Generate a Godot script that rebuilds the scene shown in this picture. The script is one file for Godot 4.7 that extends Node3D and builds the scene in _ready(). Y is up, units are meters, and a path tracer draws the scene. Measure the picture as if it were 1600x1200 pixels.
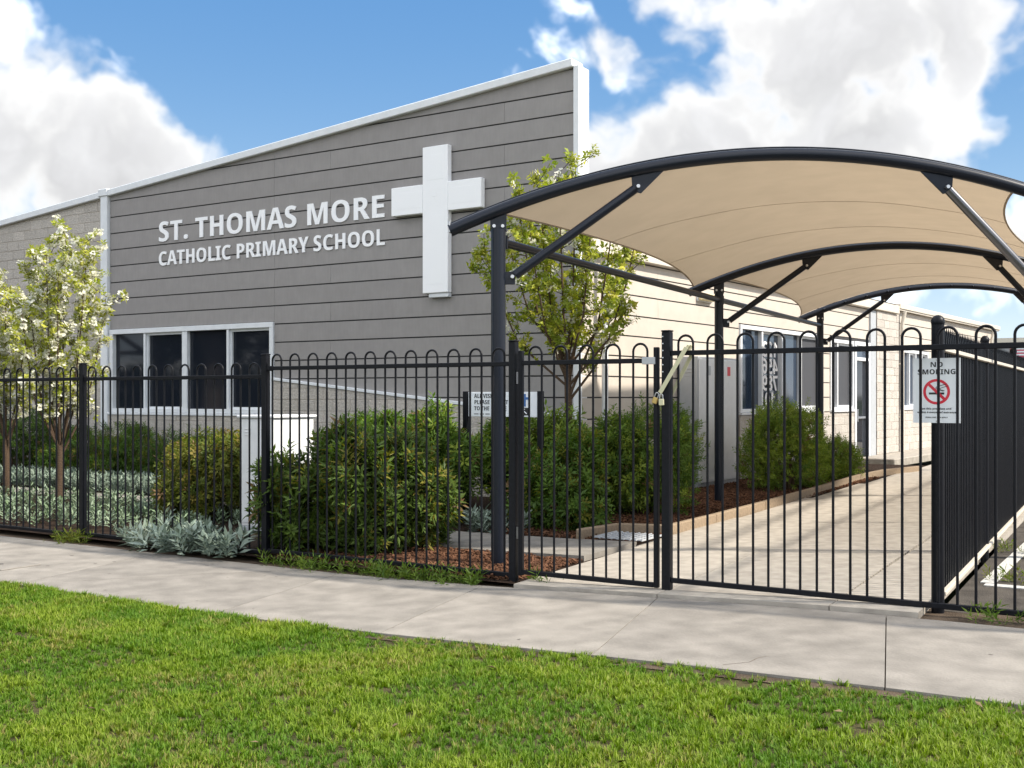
extends Node3D
# A school front: dark-clad wall with white lettering and cross, loop-top fence and gates, shade canopy over the entry path.

var rng := RandomNumberGenerator.new()
var M := {}
var used := {}

const FENCE_Z := -7.87
const WALL_Z := -14.33
const ARCH_ANGLE := 31.0


# ---------------------------------------------------------------- helpers: nodes
func numbered(called: String) -> String:
	if not used.has(called):
		used[called] = 0
		return called
	used[called] += 1
	return "%s_%03d" % [called, used[called]]


func meta(o: Node, label := "", category := "", group := "", kind := "") -> void:
	if label:
		o.set_meta("label", label)
	if category:
		o.set_meta("category", category)
	if group:
		o.set_meta("group", group)
	if kind:
		o.set_meta("kind", kind)


func thing(called: String, at: Vector3, label: String, category: String, group := "", turn := 0.0) -> Node3D:
	var o := Node3D.new()
	o.name = numbered(called)
	add_child(o)
	o.position = at
	o.rotation.y = turn
	meta(o, label, category, group)
	return o


func obj(called: String, m: Variant, material: Material, parent: Node = null, xf := Transform3D.IDENTITY) -> MeshInstance3D:
	var mi := MeshInstance3D.new()
	mi.name = numbered(called) if parent == null else called
	mi.mesh = m.commit() if m is SurfaceTool else m
	mi.material_override = material
	mi.transform = xf
	if parent == null:
		add_child(mi)
	else:
		parent.add_child(mi, true)
	return mi


func scatter(called: String, mesh: Mesh, material: Material, xfs: Array, cols: Array, parent: Node = null) -> MultiMeshInstance3D:
	var mm := MultiMesh.new()
	mm.transform_format = MultiMesh.TRANSFORM_3D
	mm.use_colors = true
	mm.mesh = mesh
	mm.instance_count = xfs.size()
	for i in xfs.size():
		mm.set_instance_transform(i, xfs[i])
		mm.set_instance_color(i, cols[i])
	var o := MultiMeshInstance3D.new()
	o.multimesh = mm
	o.material_override = material
	o.name = numbered(called) if parent == null else called
	if parent == null:
		add_child(o)
	else:
		parent.add_child(o, true)
		o.set_meta("kind", "stuff")
	return o


# ---------------------------------------------------------------- helpers: meshes
func mb() -> SurfaceTool:
	var st := SurfaceTool.new()
	st.begin(Mesh.PRIMITIVE_TRIANGLES)
	return st


func tri3(st: SurfaceTool, a: Vector3, b: Vector3, c: Vector3, na: Vector3, nb: Vector3, nc: Vector3) -> void:
	if (b - a).cross(c - a).dot(na + nb + nc) > 0.0:
		st.set_normal(na); st.add_vertex(a)
		st.set_normal(nc); st.add_vertex(c)
		st.set_normal(nb); st.add_vertex(b)
	else:
		st.set_normal(na); st.add_vertex(a)
		st.set_normal(nb); st.add_vertex(b)
		st.set_normal(nc); st.add_vertex(c)


func tri(st: SurfaceTool, a: Vector3, b: Vector3, c: Vector3, n: Vector3) -> void:
	tri3(st, a, b, c, n, n, n)


func quad(st: SurfaceTool, a: Vector3, b: Vector3, c: Vector3, d: Vector3, n: Vector3) -> void:
	tri3(st, a, b, c, n, n, n)
	tri3(st, a, c, d, n, n, n)


# a box with chamfered edges (bev 0: plain), centre c
func cbox(st: SurfaceTool, c: Vector3, size: Vector3, bev := 0.0, b := Basis.IDENTITY) -> void:
	var h := size * 0.5
	var e: float = minf(bev, minf(h.x, minf(h.y, h.z)) * 0.9)
	var ax: Array[Vector3] = [Vector3.RIGHT, Vector3.UP, Vector3.BACK]
	for i in 3:
		var j := (i + 1) % 3
		var k := (i + 2) % 3
		for s in [-1.0, 1.0]:
			var n: Vector3 = ax[i] * s
			var o: Vector3 = ax[i] * (s * h[i])
			var u: Vector3 = ax[j] * (h[j] - e)
			var v: Vector3 = ax[k] * (h[k] - e)
			quad(st, c + b * (o - u - v), c + b * (o + u - v), c + b * (o + u + v), c + b * (o - u + v), b * n)
	if e <= 0.0:
		return
	for i in 3:
		var j := (i + 1) % 3
		var k := (i + 2) % 3
		for sj in [-1.0, 1.0]:
			for sk in [-1.0, 1.0]:
				var n: Vector3 = (ax[j] * sj + ax[k] * sk).normalized()
				var p1: Vector3 = ax[j] * (sj * h[j]) + ax[k] * (sk * (h[k] - e))
				var p2: Vector3 = ax[j] * (sj * (h[j] - e)) + ax[k] * (sk * h[k])
				var w: Vector3 = ax[i] * (h[i] - e)
				quad(st, c + b * (p1 - w), c + b * (p1 + w), c + b * (p2 + w), c + b * (p2 - w), b * n)
	for sx in [-1.0, 1.0]:
		for sy in [-1.0, 1.0]:
			for sz in [-1.0, 1.0]:
				var s := Vector3(sx, sy, sz)
				var q := Vector3(h.x - e, h.y - e, h.z - e) * s
				tri(st, c + b * (q + Vector3(sx * e, 0, 0)), c + b * (q + Vector3(0, sy * e, 0)), c + b * (q + Vector3(0, 0, sz * e)), b * s.normalized())


func box_mesh(size: Vector3, bev: float) -> ArrayMesh:
	var st := mb()
	cbox(st, Vector3.ZERO, size, bev)
	return st.commit()


# box between two x/y/z corners
func bx(st: SurfaceTool, x0: float, x1: float, y0: float, y1: float, z0: float, z1: float, bev := 0.0) -> void:
	cbox(st, Vector3((x0 + x1) / 2, (y0 + y1) / 2, (z0 + z1) / 2), Vector3(absf(x1 - x0), absf(y1 - y0), absf(z1 - z0)), bev)


func tube(st: SurfaceTool, pts: Array, r0: float, n := 8, r1 := -1.0, caps := true) -> void:
	if r1 < 0.0:
		r1 = r0
	var up := Vector3.UP
	var t0: Vector3 = (pts[1] - pts[0]).normalized()
	if absf(t0.dot(up)) > 0.9:
		up = Vector3.RIGHT
	var side := t0.cross(up).normalized()
	var rings := []
	var norms := []
	for i in pts.size():
		var t: Vector3
		if i == 0:
			t = t0
		elif i == pts.size() - 1:
			t = (pts[i] - pts[i - 1]).normalized()
		else:
			t = (pts[i + 1] - pts[i - 1]).normalized()
		side = (side - t * side.dot(t)).normalized()
		var bin := t.cross(side)
		var r: float = lerpf(r0, r1, float(i) / (pts.size() - 1))
		var ring := []
		var nn := []
		for k in n:
			var a := TAU * k / n
			var d: Vector3 = side * cos(a) + bin * sin(a)
			ring.append(pts[i] + d * r)
			nn.append(d)
		rings.append(ring)
		norms.append(nn)
	for i in pts.size() - 1:
		for k in n:
			var k2 := (k + 1) % n
			tri3(st, rings[i][k], rings[i + 1][k], rings[i + 1][k2], norms[i][k], norms[i + 1][k], norms[i + 1][k2])
			tri3(st, rings[i][k], rings[i + 1][k2], rings[i][k2], norms[i][k], norms[i + 1][k2], norms[i][k2])
	if caps:
		for e in [0, pts.size() - 1]:
			var nrm: Vector3 = (pts[0] - pts[1]).normalized() if e == 0 else (pts[e] - pts[e - 1]).normalized()
			for k in range(1, n - 1):
				tri(st, rings[e][0], rings[e][k], rings[e][k + 1], nrm)


func ball(st: SurfaceTool, c: Vector3, r: Vector3, nu := 10, nv := 6) -> void:
	for j in nv:
		for i in nu:
			var q := []
			for p in [[i, j], [i + 1, j], [i + 1, j + 1], [i, j + 1]]:
				var a: float = TAU * p[0] / nu
				var b: float = PI * p[1] / nv
				q.append(Vector3(sin(b) * cos(a), cos(b), sin(b) * sin(a)))
			tri3(st, c + q[0] * r, c + q[1] * r, c + q[2] * r, q[0], q[1], q[2])
			tri3(st, c + q[0] * r, c + q[2] * r, c + q[3] * r, q[0], q[2], q[3])


func clip(poly: Array, p: Vector2, n: Vector2) -> Array:
	var out := []
	for i in poly.size():
		var a: Vector2 = poly[i]
		var b: Vector2 = poly[(i + 1) % poly.size()]
		var da := (a - p).dot(n)
		var db := (b - p).dot(n)
		if da >= 0.0:
			out.append(a)
		if (da >= 0.0) != (db >= 0.0):
			out.append(a.lerp(b, da / (da - db)))
	return out


# convex outline in x/y pushed from z0 (back) to z1 (front), front edges chamfered a little
func prism(st: SurfaceTool, poly: Array, z0: float, z1: float, bev := 0.0) -> void:
	var c := Vector2.ZERO
	for p in poly:
		c += p
	c /= poly.size()
	var inner := []
	for p in poly:
		inner.append(p + (c - p).normalized() * bev)
	for i in range(1, poly.size() - 1):
		tri(st, v3(inner[0], z1), v3(inner[i], z1), v3(inner[i + 1], z1), Vector3.BACK)
		tri(st, v3(poly[0], z0), v3(poly[i], z0), v3(poly[i + 1], z0), Vector3.FORWARD)
	for i in poly.size():
		var a: Vector2 = poly[i]
		var b: Vector2 = poly[(i + 1) % poly.size()]
		var e := (b - a)
		if e.length() < 0.0001:
			continue
		var n := Vector2(e.y, -e.x).normalized()
		if n.dot((a + b) * 0.5 - c) < 0.0:
			n = -n
		var n3 := Vector3(n.x, n.y, 0)
		quad(st, v3(a, z0), v3(b, z0), v3(b, z1 - bev), v3(a, z1 - bev), n3)
		if bev > 0.0:
			quad(st, v3(a, z1 - bev), v3(b, z1 - bev), v3(inner[(i + 1) % poly.size()], z1), v3(inner[i], z1), (n3 + Vector3.BACK).normalized())


func v3(p: Vector2, z: float) -> Vector3:
	return Vector3(p.x, p.y, z)


func rect(x0: float, x1: float, y0: float, y1: float) -> Array:
	return [Vector2(x0, y0), Vector2(x1, y0), Vector2(x1, y1), Vector2(x0, y1)]


# ---------------------------------------------------------------- helpers: materials
func lin(r: float, g: float, b: float) -> Color:
	return Color(r, g, b).linear_to_srgb()


func noise_tex(freq: float, sd: int, dark: float, light: float, oct := 4, size := 512, kind := FastNoiseLite.TYPE_SIMPLEX_SMOOTH, mid := -1.0) -> NoiseTexture2D:
	var n := FastNoiseLite.new()
	n.noise_type = kind
	n.frequency = freq
	n.seed = sd
	n.fractal_octaves = oct
	var t := NoiseTexture2D.new()
	t.width = size
	t.height = size
	t.seamless = true
	t.noise = n
	var g := Gradient.new()
	g.set_color(0, Color(dark, dark, dark))
	g.set_color(1, Color(light, light, light))
	if mid > 0.0:
		g.add_point(0.5, Color(mid, mid, mid))
	t.color_ramp = g
	return t


func mat(called: String, c: Color, rough := 0.7, metal := 0.0, spec := 0.5) -> StandardMaterial3D:
	var m := StandardMaterial3D.new()
	m.resource_name = called
	m.albedo_color = c
	m.roughness = rough
	m.metallic = metal
	m.metallic_specular = spec
	M[called] = m
	return m


# coarse tone texture + fine detail texture + bump, all laid out in world space
func surf(m: StandardMaterial3D, coarse: Texture2D, metres: float, bump: Texture2D = null, bump_cm := 0.0) -> void:
	m.albedo_texture = coarse
	m.uv1_triplanar = true
	m.uv1_world_triplanar = true
	m.uv1_scale = Vector3.ONE / metres
	if bump:
		m.heightmap_enabled = true
		m.heightmap_texture = bump
		m.heightmap_scale = bump_cm


func leafy(called: String, back: Color, rough := 0.5) -> StandardMaterial3D:
	var m := mat(called, Color.WHITE, rough, 0.0, 0.35)
	m.vertex_color_use_as_albedo = true
	m.backlight_enabled = true
	m.backlight = back
	m.cull_mode = BaseMaterial3D.CULL_DISABLED
	return m


func materials() -> void:
	var fine := noise_tex(0.11, 3, 0.35, 0.95, 3)
	var grit := noise_tex(0.25, 9, 0.2, 1.0, 2)
	var coarse := noise_tex(0.012, 5, 0.82, 1.0, 6, 1024)
	var blotch := noise_tex(0.006, 17, 0.7, 1.0, 7, 1024, FastNoiseLite.TYPE_SIMPLEX_SMOOTH, 0.9)
	var worn := noise_tex(0.008, 19, 0.8, 1.0, 7, 1024)
	var streak := noise_tex(0.02, 29, 0.968, 1.0, 4)
	var soft := noise_tex(0.01, 23, 0.955, 1.0, 4)
	var fine_spots := noise_tex(0.09, 31, 0.72, 1.0, 5, 1024, FastNoiseLite.TYPE_SIMPLEX_SMOOTH, 0.93)
	var m: StandardMaterial3D
	m = mat("lawn_soil", lin(0.085, 0.075, 0.035), 0.95, 0.0, 0.2); surf(m, blotch, 2.0, grit, 1.0)
	m = mat("dirt", lin(0.12, 0.09, 0.065), 0.95, 0.0, 0.2); surf(m, blotch, 1.6, grit, 1.0)
	m = mat("far_ground", lin(0.055, 0.075, 0.028), 0.95, 0.0, 0.2); surf(m, blotch, 9.0)
	m = mat("bed_soil", lin(0.05, 0.033, 0.024), 0.95, 0.0, 0.2); surf(m, blotch, 1.0, grit, 1.5)
	for k in 3:
		m = mat("footpath_%d" % k, lin(0.345 + 0.02 * k, 0.318 + 0.018 * k, 0.281 + 0.015 * k), 0.88, 0.0, 0.3); surf(m, worn, 3.4, grit, 0.25)
		m.uv1_offset = Vector3(0.3 * k, 0.17 * k, 0.4 * k)
		m.detail_enabled = true
		m.detail_blend_mode = BaseMaterial3D.BLEND_MODE_MUL
		m.detail_albedo = fine_spots
		m.detail_uv_layer = BaseMaterial3D.DETAIL_UV_2
		m.uv2_triplanar = true
		m.uv2_world_triplanar = true
		m.uv2_scale = Vector3.ONE / 0.7
	for k in 3:
		m = mat("path_%d" % k, lin(0.43 + 0.02 * k, 0.39 + 0.018 * k, 0.335 + 0.015 * k), 0.85, 0.0, 0.3); surf(m, coarse, 2.6, grit, 0.2)
		m.uv1_offset = Vector3(0.21 * k, 0.4 * k, 0.13 * k)
	m = mat("edge_timber", lin(0.34, 0.26, 0.18), 0.9, 0.0, 0.3); surf(m, coarse, 0.6, fine, 0.3)
	m = mat("asphalt", lin(0.095, 0.083, 0.07), 0.92, 0.0, 0.3); surf(m, blotch, 2.0, grit, 0.8)
	m = mat("line_paint", lin(0.7, 0.69, 0.65), 0.8, 0.0, 0.3); surf(m, noise_tex(0.05, 77, 0.7, 1.0, 5), 0.8)
	var plank_tone := [0.0, 0.006, -0.006]
	for k in 3:
		var d: float = plank_tone[k]
		m = mat("taupe_%d" % k, lin(0.302 + d, 0.284 + d, 0.274 + d), 0.62, 0.0, 0.4); surf(m, soft, 1.7, fine, 0.02)
		m.uv1_offset = Vector3(0.37 * k, 0.2 * k, 0.0)
		m.detail_enabled = true
		m.detail_blend_mode = BaseMaterial3D.BLEND_MODE_MUL
		m.detail_albedo = streak
		m.detail_uv_layer = BaseMaterial3D.DETAIL_UV_2
		m.uv2_triplanar = true
		m.uv2_world_triplanar = true
		m.uv2_scale = Vector3(1.6, 0.22, 1.6)
		m = mat("cream_%d" % k, lin(0.55 + d, 0.495 + d, 0.43 + d), 0.65, 0.0, 0.4); surf(m, soft, 1.9, fine, 0.02)
		m.uv1_offset = Vector3(0.37 * k, 0.2 * k, 0.0)
	m = mat("groove", lin(0.03, 0.03, 0.032), 0.9)
	for k in 4:
		var t: float = [1.0, 0.93, 1.06, 0.97][k]
		m = mat("block_%d" % k, lin(0.6 * t, 0.555 * t, 0.5 * t), 0.92, 0.0, 0.25); surf(m, coarse, 0.55, noise_tex(0.03, 41, 0.0, 1.0, 5), 1.2)
		m.uv1_offset = Vector3(0.3 * k, 0.11 * k, 0.2 * k)
	m = mat("mortar", lin(0.46, 0.41, 0.35), 0.95); surf(m, soft, 0.5, grit, 0.3)
	m = mat("white_metal", lin(0.74, 0.76, 0.78), 0.42, 0.0, 0.5); surf(m, soft, 1.1)
	m = mat("letter_white", lin(0.9, 0.9, 0.91), 0.45)
	m = mat("cross_white", lin(0.9, 0.9, 0.91), 0.5)
	m = mat("cream_metal", lin(0.62, 0.56, 0.47), 0.45); surf(m, soft, 1.4)
	m = mat("roof_metal", lin(0.52, 0.5, 0.46), 0.4, 0.2)
	m = mat("cabinet_white", lin(0.72, 0.73, 0.74), 0.45); surf(m, soft, 0.8)
	m = mat("cabinet_grey", lin(0.42, 0.44, 0.46), 0.5); surf(m, soft, 0.8)
	m = mat("red_label", lin(0.6, 0.05, 0.06), 0.5)
	m = mat("fence_black", lin(0.0075, 0.0085, 0.0125), 0.42, 0.0, 0.3); surf(m, noise_tex(0.03, 53, 0.72, 1.0, 5), 0.7)
	m = mat("canopy_steel", lin(0.007, 0.010, 0.018), 0.34, 0.0, 0.4)
	m = mat("bolt", lin(0.55, 0.56, 0.58), 0.35, 0.9)
	m = mat("shiny_steel", lin(0.16, 0.16, 0.17), 0.28, 0.8)
	m = mat("fabric", lin(0.5, 0.44, 0.36), 0.85, 0.0, 0.2); surf(m, noise_tex(0.008, 61, 0.95, 1.0, 4), 2.4, noise_tex(0.3, 62, 0.0, 1.0, 1), 0.03)
	m.backlight_enabled = true; m.backlight = lin(0.68, 0.6, 0.5); m.cull_mode = BaseMaterial3D.CULL_DISABLED
	m = mat("dark_glass", lin(0.012, 0.015, 0.022), 0.04, 0.0, 0.45)
	m = mat("sky_tint_glass", lin(0.028, 0.045, 0.075), 0.04, 0.0, 0.65)  # blue of the reflected sky is put into the pane colour
	m = mat("screen_mesh", lin(0.05, 0.052, 0.06), 0.6)
	m = mat("sign_white", lin(0.74, 0.77, 0.80), 0.4)
	m = mat("print_black", lin(0.012, 0.012, 0.014), 0.5)
	m = mat("print_red", lin(0.62, 0.02, 0.045), 0.45)
	m = mat("print_blue", lin(0.05, 0.14, 0.36), 0.45)
	m = mat("strap", lin(0.56, 0.54, 0.36), 0.8)
	m = mat("brass", lin(0.5, 0.36, 0.13), 0.35, 0.8)
	m = mat("bark", lin(0.16, 0.11, 0.075), 0.9, 0.0, 0.2); surf(m, noise_tex(0.03, 81, 0.55, 1.0, 5), 0.35, fine, 0.6)
	m = mat("twig", lin(0.13, 0.085, 0.055), 0.9, 0.0, 0.2)
	m = mat("gum_bark", lin(0.34, 0.28, 0.22), 0.85); surf(m, noise_tex(0.02, 83, 0.6, 1.0, 5), 1.2, fine, 0.8)
	m = mat("far_wall", lin(0.34, 0.35, 0.37), 0.7); surf(m, soft, 6.0)
	m = mat("far_sign", lin(0.5, 0.07, 0.12), 0.5)
	m = mat("lamp_cream", lin(0.72, 0.62, 0.36), 0.4)
	leafy("leaf", lin(0.62, 0.72, 0.2), 0.45)
	leafy("blossom", lin(0.8, 0.8, 0.68), 0.7)
	leafy("grass", lin(0.55, 0.7, 0.15), 0.55)
	leafy("silver_leaf", lin(0.12, 0.14, 0.11), 0.85)
	m = mat("chips", Color.WHITE, 0.9, 0.0, 0.2); m.vertex_color_use_as_albedo = true


# ---------------------------------------------------------------- sky
func sky_colour(az: float, el: float, fbm: FastNoiseLite, wisp: FastNoiseLite) -> Color:
	var d := Vector3(sin(az) * cos(el), sin(el), -cos(az) * cos(el))
	var up := clampf(el / (PI / 2), 0.0, 1.0)
	# clear air: pale near the horizon, deep blue higher up
	var t := pow(1.0 - up, 8.0)
	var c := Color(0.032, 0.099, 0.23).lerp(Color(0.185, 0.305, 0.38), t)
	c = c.lerp(Color(0.40, 0.405, 0.41), pow(1.0 - up, 20.0))
	# clouds: a broken layer overhead, and heaped clouds low over the school
	var k := 1.0 / (sin(el) + 0.16)
	var p := Vector3(d.x * k * 1.3, 0.0, d.z * k * 1.3)
	var warp := Vector3(fbm.get_noise_3dv(d * 6.0 + Vector3(3, 1, 8)), fbm.get_noise_3dv(d * 6.0 + Vector3(9, 5, 2)), 0.0)
	var n := fbm.get_noise_3dv(d * 11.0 + warp * 0.5)
	var big := fbm.get_noise_3dv(d * 4.0 + Vector3(7, 3, 1))
	var field := wisp.get_noise_3dv(p * 0.9) * 1.1 + 0.14
	var azd := rad_to_deg(az) + warp.x * 3.2
	var eld := rad_to_deg(el) + warp.y * 2.4
	var mass := -1.0
	for b in CLOUDS:
		var ex: float = (azd - b[0]) / b[2]
		var ey: float = (eld - b[1]) / b[3]
		mass = maxf(mass, (1.0 - sqrt(ex * ex + ey * ey)) * b[4])
	var view := smoothstep(75.0, 55.0, absf(azd + 31.7)) * smoothstep(38.0, 26.0, eld)
	field = lerpf(field, -0.7, view)
	var core := maxf(field, mass)
	var dens := core + n * 0.75 + big * 0.25 + maxf(0.0, 0.10 - up) * 2.0
	var a := smoothstep(-0.08, 0.42, dens)
	# bright sunlit rims and thin veils, grey where a heaped cloud is deep
	var thick := smoothstep(0.02, 0.5, mass + big * 0.45) * smoothstep(0.15, 0.75, dens)
	var lit := Color(0.85, 0.845, 0.835).lerp(Color(0.385, 0.385, 0.383), smoothstep(-0.15, 0.12, mass)).lerp(Color(0.272, 0.273, 0.278) * (1.0 + n * 0.35), thick)
	return c.lerp(lit, a)


# azimuth, elevation, half width, half height in degrees
const CLOUDS := [
	[-58.5, 11.5, 8.0, 5.6, 1.0], [-53.0, 10.5, 7.0, 4.4, 1.0], [-49.0, 9.5, 4.4, 3.4, 0.9], [-59.5, 13.5, 5.5, 3.4, 1.0],
	[-16.0, 16.5, 9.0, 5.8, 1.0], [-23.0, 11.5, 7.5, 4.4, 1.0], [-14.0, 12.0, 7.0, 3.6, 0.9], [-10.5, 17.5, 5.5, 4.4, 0.8], [-27.0, 8.5, 8.0, 3.8, 1.0],
	[-25.8, 18.2, 2.2, 1.8, 0.28], [-22.0, 20.8, 3.0, 1.8, 0.34], [-3.0, 6.0, 7.0, 2.6, 0.7],
]


func make_sky() -> Sky:
	var fbm := FastNoiseLite.new()
	fbm.seed = 11
	fbm.frequency = 1.0
	fbm.fractal_octaves = 6
	fbm.fractal_gain = 0.52
	var wisp := FastNoiseLite.new()
	wisp.seed = 4
	wisp.frequency = 0.55
	wisp.fractal_octaves = 4
	# whole sky at a quarter of the detail, then the strip low over the building at full detail
	var w := 1024
	var h := 512
	var im := Image.create_empty(w, h, false, Image.FORMAT_RGBF)
	for j in h / 2 + 1:
		var el := PI * (0.5 - (j + 0.5) / h)
		for i in w:
			im.set_pixel(i, j, sky_colour(wrapf(TAU * (i + 0.5) / w, -PI, PI), maxf(el, 0.0), fbm, wisp))
	im.fill_rect(Rect2i(0, h / 2, w, h / 2), Color(0.14, 0.14, 0.11))
	im.resize(4096, 2048, Image.INTERPOLATE_BILINEAR)
	for j in range(2048 / 2 - 300, 2048 / 2):
		var el := PI * (0.5 - (j + 0.5) / 2048)
		for i in range(-800, 160):
			im.set_pixel(posmod(i, 4096), j, sky_colour(TAU * (i + 0.5) / 4096, el, fbm, wisp))
	var pm := PanoramaSkyMaterial.new()
	pm.panorama = ImageTexture.create_from_image(im)
	var s := Sky.new()
	s.sky_material = pm
	return s


# ---------------------------------------------------------------- the scene
func _ready() -> void:
	rng.seed = 20240611
	var cam := Camera3D.new()
	cam.name = "camera"
	cam.position = Vector3(0, 1.55, 0)
	cam.rotation_degrees = Vector3(0, 31.73, 0)
	cam.projection = Camera3D.PROJECTION_FRUSTUM
	cam.near = 0.1
	cam.far = 900.0
	cam.size = 0.1 * 1200.0 / 1700.0
	cam.frustum_offset = Vector2(0, 0.1 * 20.0 / 1700.0)
	cam.current = true
	add_child(cam)
	var env := Environment.new()
	env.background_mode = Environment.BG_SKY
	env.sky = make_sky()
	env.tonemap_mode = Environment.TONE_MAPPER_LINEAR
	env.tonemap_exposure = 2.9
	env.sdfgi_enabled = true
	env.ssao_enabled = true
	env.ssil_enabled = true
	var we := WorldEnvironment.new()
	we.name = "world_environment"
	we.environment = env
	add_child(we)
	var sun := DirectionalLight3D.new()
	sun.name = "sun"
	sun.light_energy = 0.8
	sun.light_color = Color(1.0, 0.965, 0.91)
	sun.light_angular_distance = 2.5
	sun.shadow_enabled = true
	var to_sun := Vector3(cos(deg_to_rad(16.0)) * cos(deg_to_rad(43.0)), sin(deg_to_rad(43.0)), -sin(deg_to_rad(16.0)) * cos(deg_to_rad(43.0)))
	add_child(sun)
	sun.look_at_from_position(to_sun * 50.0, Vector3.ZERO)

	materials()
	print("grounds"); grounds()
	print("building"); building()
	print("fences"); fences()
	print("canopy"); canopy()
	print("furniture"); furniture()
	print("plants"); plants()
	print("lawn"); lawn()
	print("done")


# height of the lawn and footpath: rises a little to the right
func gy(x: float) -> float:
	return lerpf(-0.06, 0.075, smoothstep(-6.5, -0.5, x))


# ---------------------------------------------------------------- grounds
func sheet(called: String, x0: float, x1: float, z0: float, z1: float, lift: float, m: Material, nx := 24) -> MeshInstance3D:
	var st := mb()
	for i in nx:
		var xa := lerpf(x0, x1, float(i) / nx)
		var xb := lerpf(x0, x1, float(i + 1) / nx)
		quad(st, Vector3(xa, gy(xa) + lift, z0), Vector3(xb, gy(xb) + lift, z0), Vector3(xb, gy(xb) + lift, z1), Vector3(xa, gy(xa) + lift, z1), Vector3.UP)
	var o := obj(called, st, m)
	meta(o, "", "", "", "structure")
	return o


# one concrete slab with sloping joints: near edge x0..x1 at z_near, far edge shifted by skew
func slab(parent: Node, called: String, x0: float, x1: float, z_near: float, z_far: float, skew: float, top: float, m: Material, gap := 0.007) -> void:
	var st := mb()
	var n := 4
	var thick := 0.09
	var e := 0.006
	for i in n:
		var a := lerpf(x0 + gap / 2, x1 - gap / 2, float(i) / n)
		var b := lerpf(x0 + gap / 2, x1 - gap / 2, float(i + 1) / n)
		var pa := Vector3(a, gy(a) + top, z_near)
		var pb := Vector3(b, gy(b) + top, z_near)
		var pc := Vector3(b + skew, gy(b) + top, z_far)
		var pd := Vector3(a + skew, gy(a) + top, z_far)
		quad(st, pa, pb, pc, pd, Vector3.UP)
		var dn := Vector3(0, -thick, 0)
		quad(st, pa + Vector3(0, 0, e), pb + Vector3(0, 0, e), pb + Vector3(0, 0, e) + dn, pa + Vector3(0, 0, e) + dn, Vector3.BACK)
		quad(st, pa, pb, pb + Vector3(0, -e, e), pa + Vector3(0, -e, e), Vector3(0, 0.7, 0.7))
		quad(st, pd, pc, pc + dn, pd + dn, Vector3.FORWARD)
		if i == 0:
			quad(st, pa, pd, pd + dn, pa + dn, Vector3.LEFT)
		if i == n - 1:
			quad(st, pb, pc, pc + dn, pb + dn, Vector3.RIGHT)
	obj(called, st, m, parent)


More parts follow.
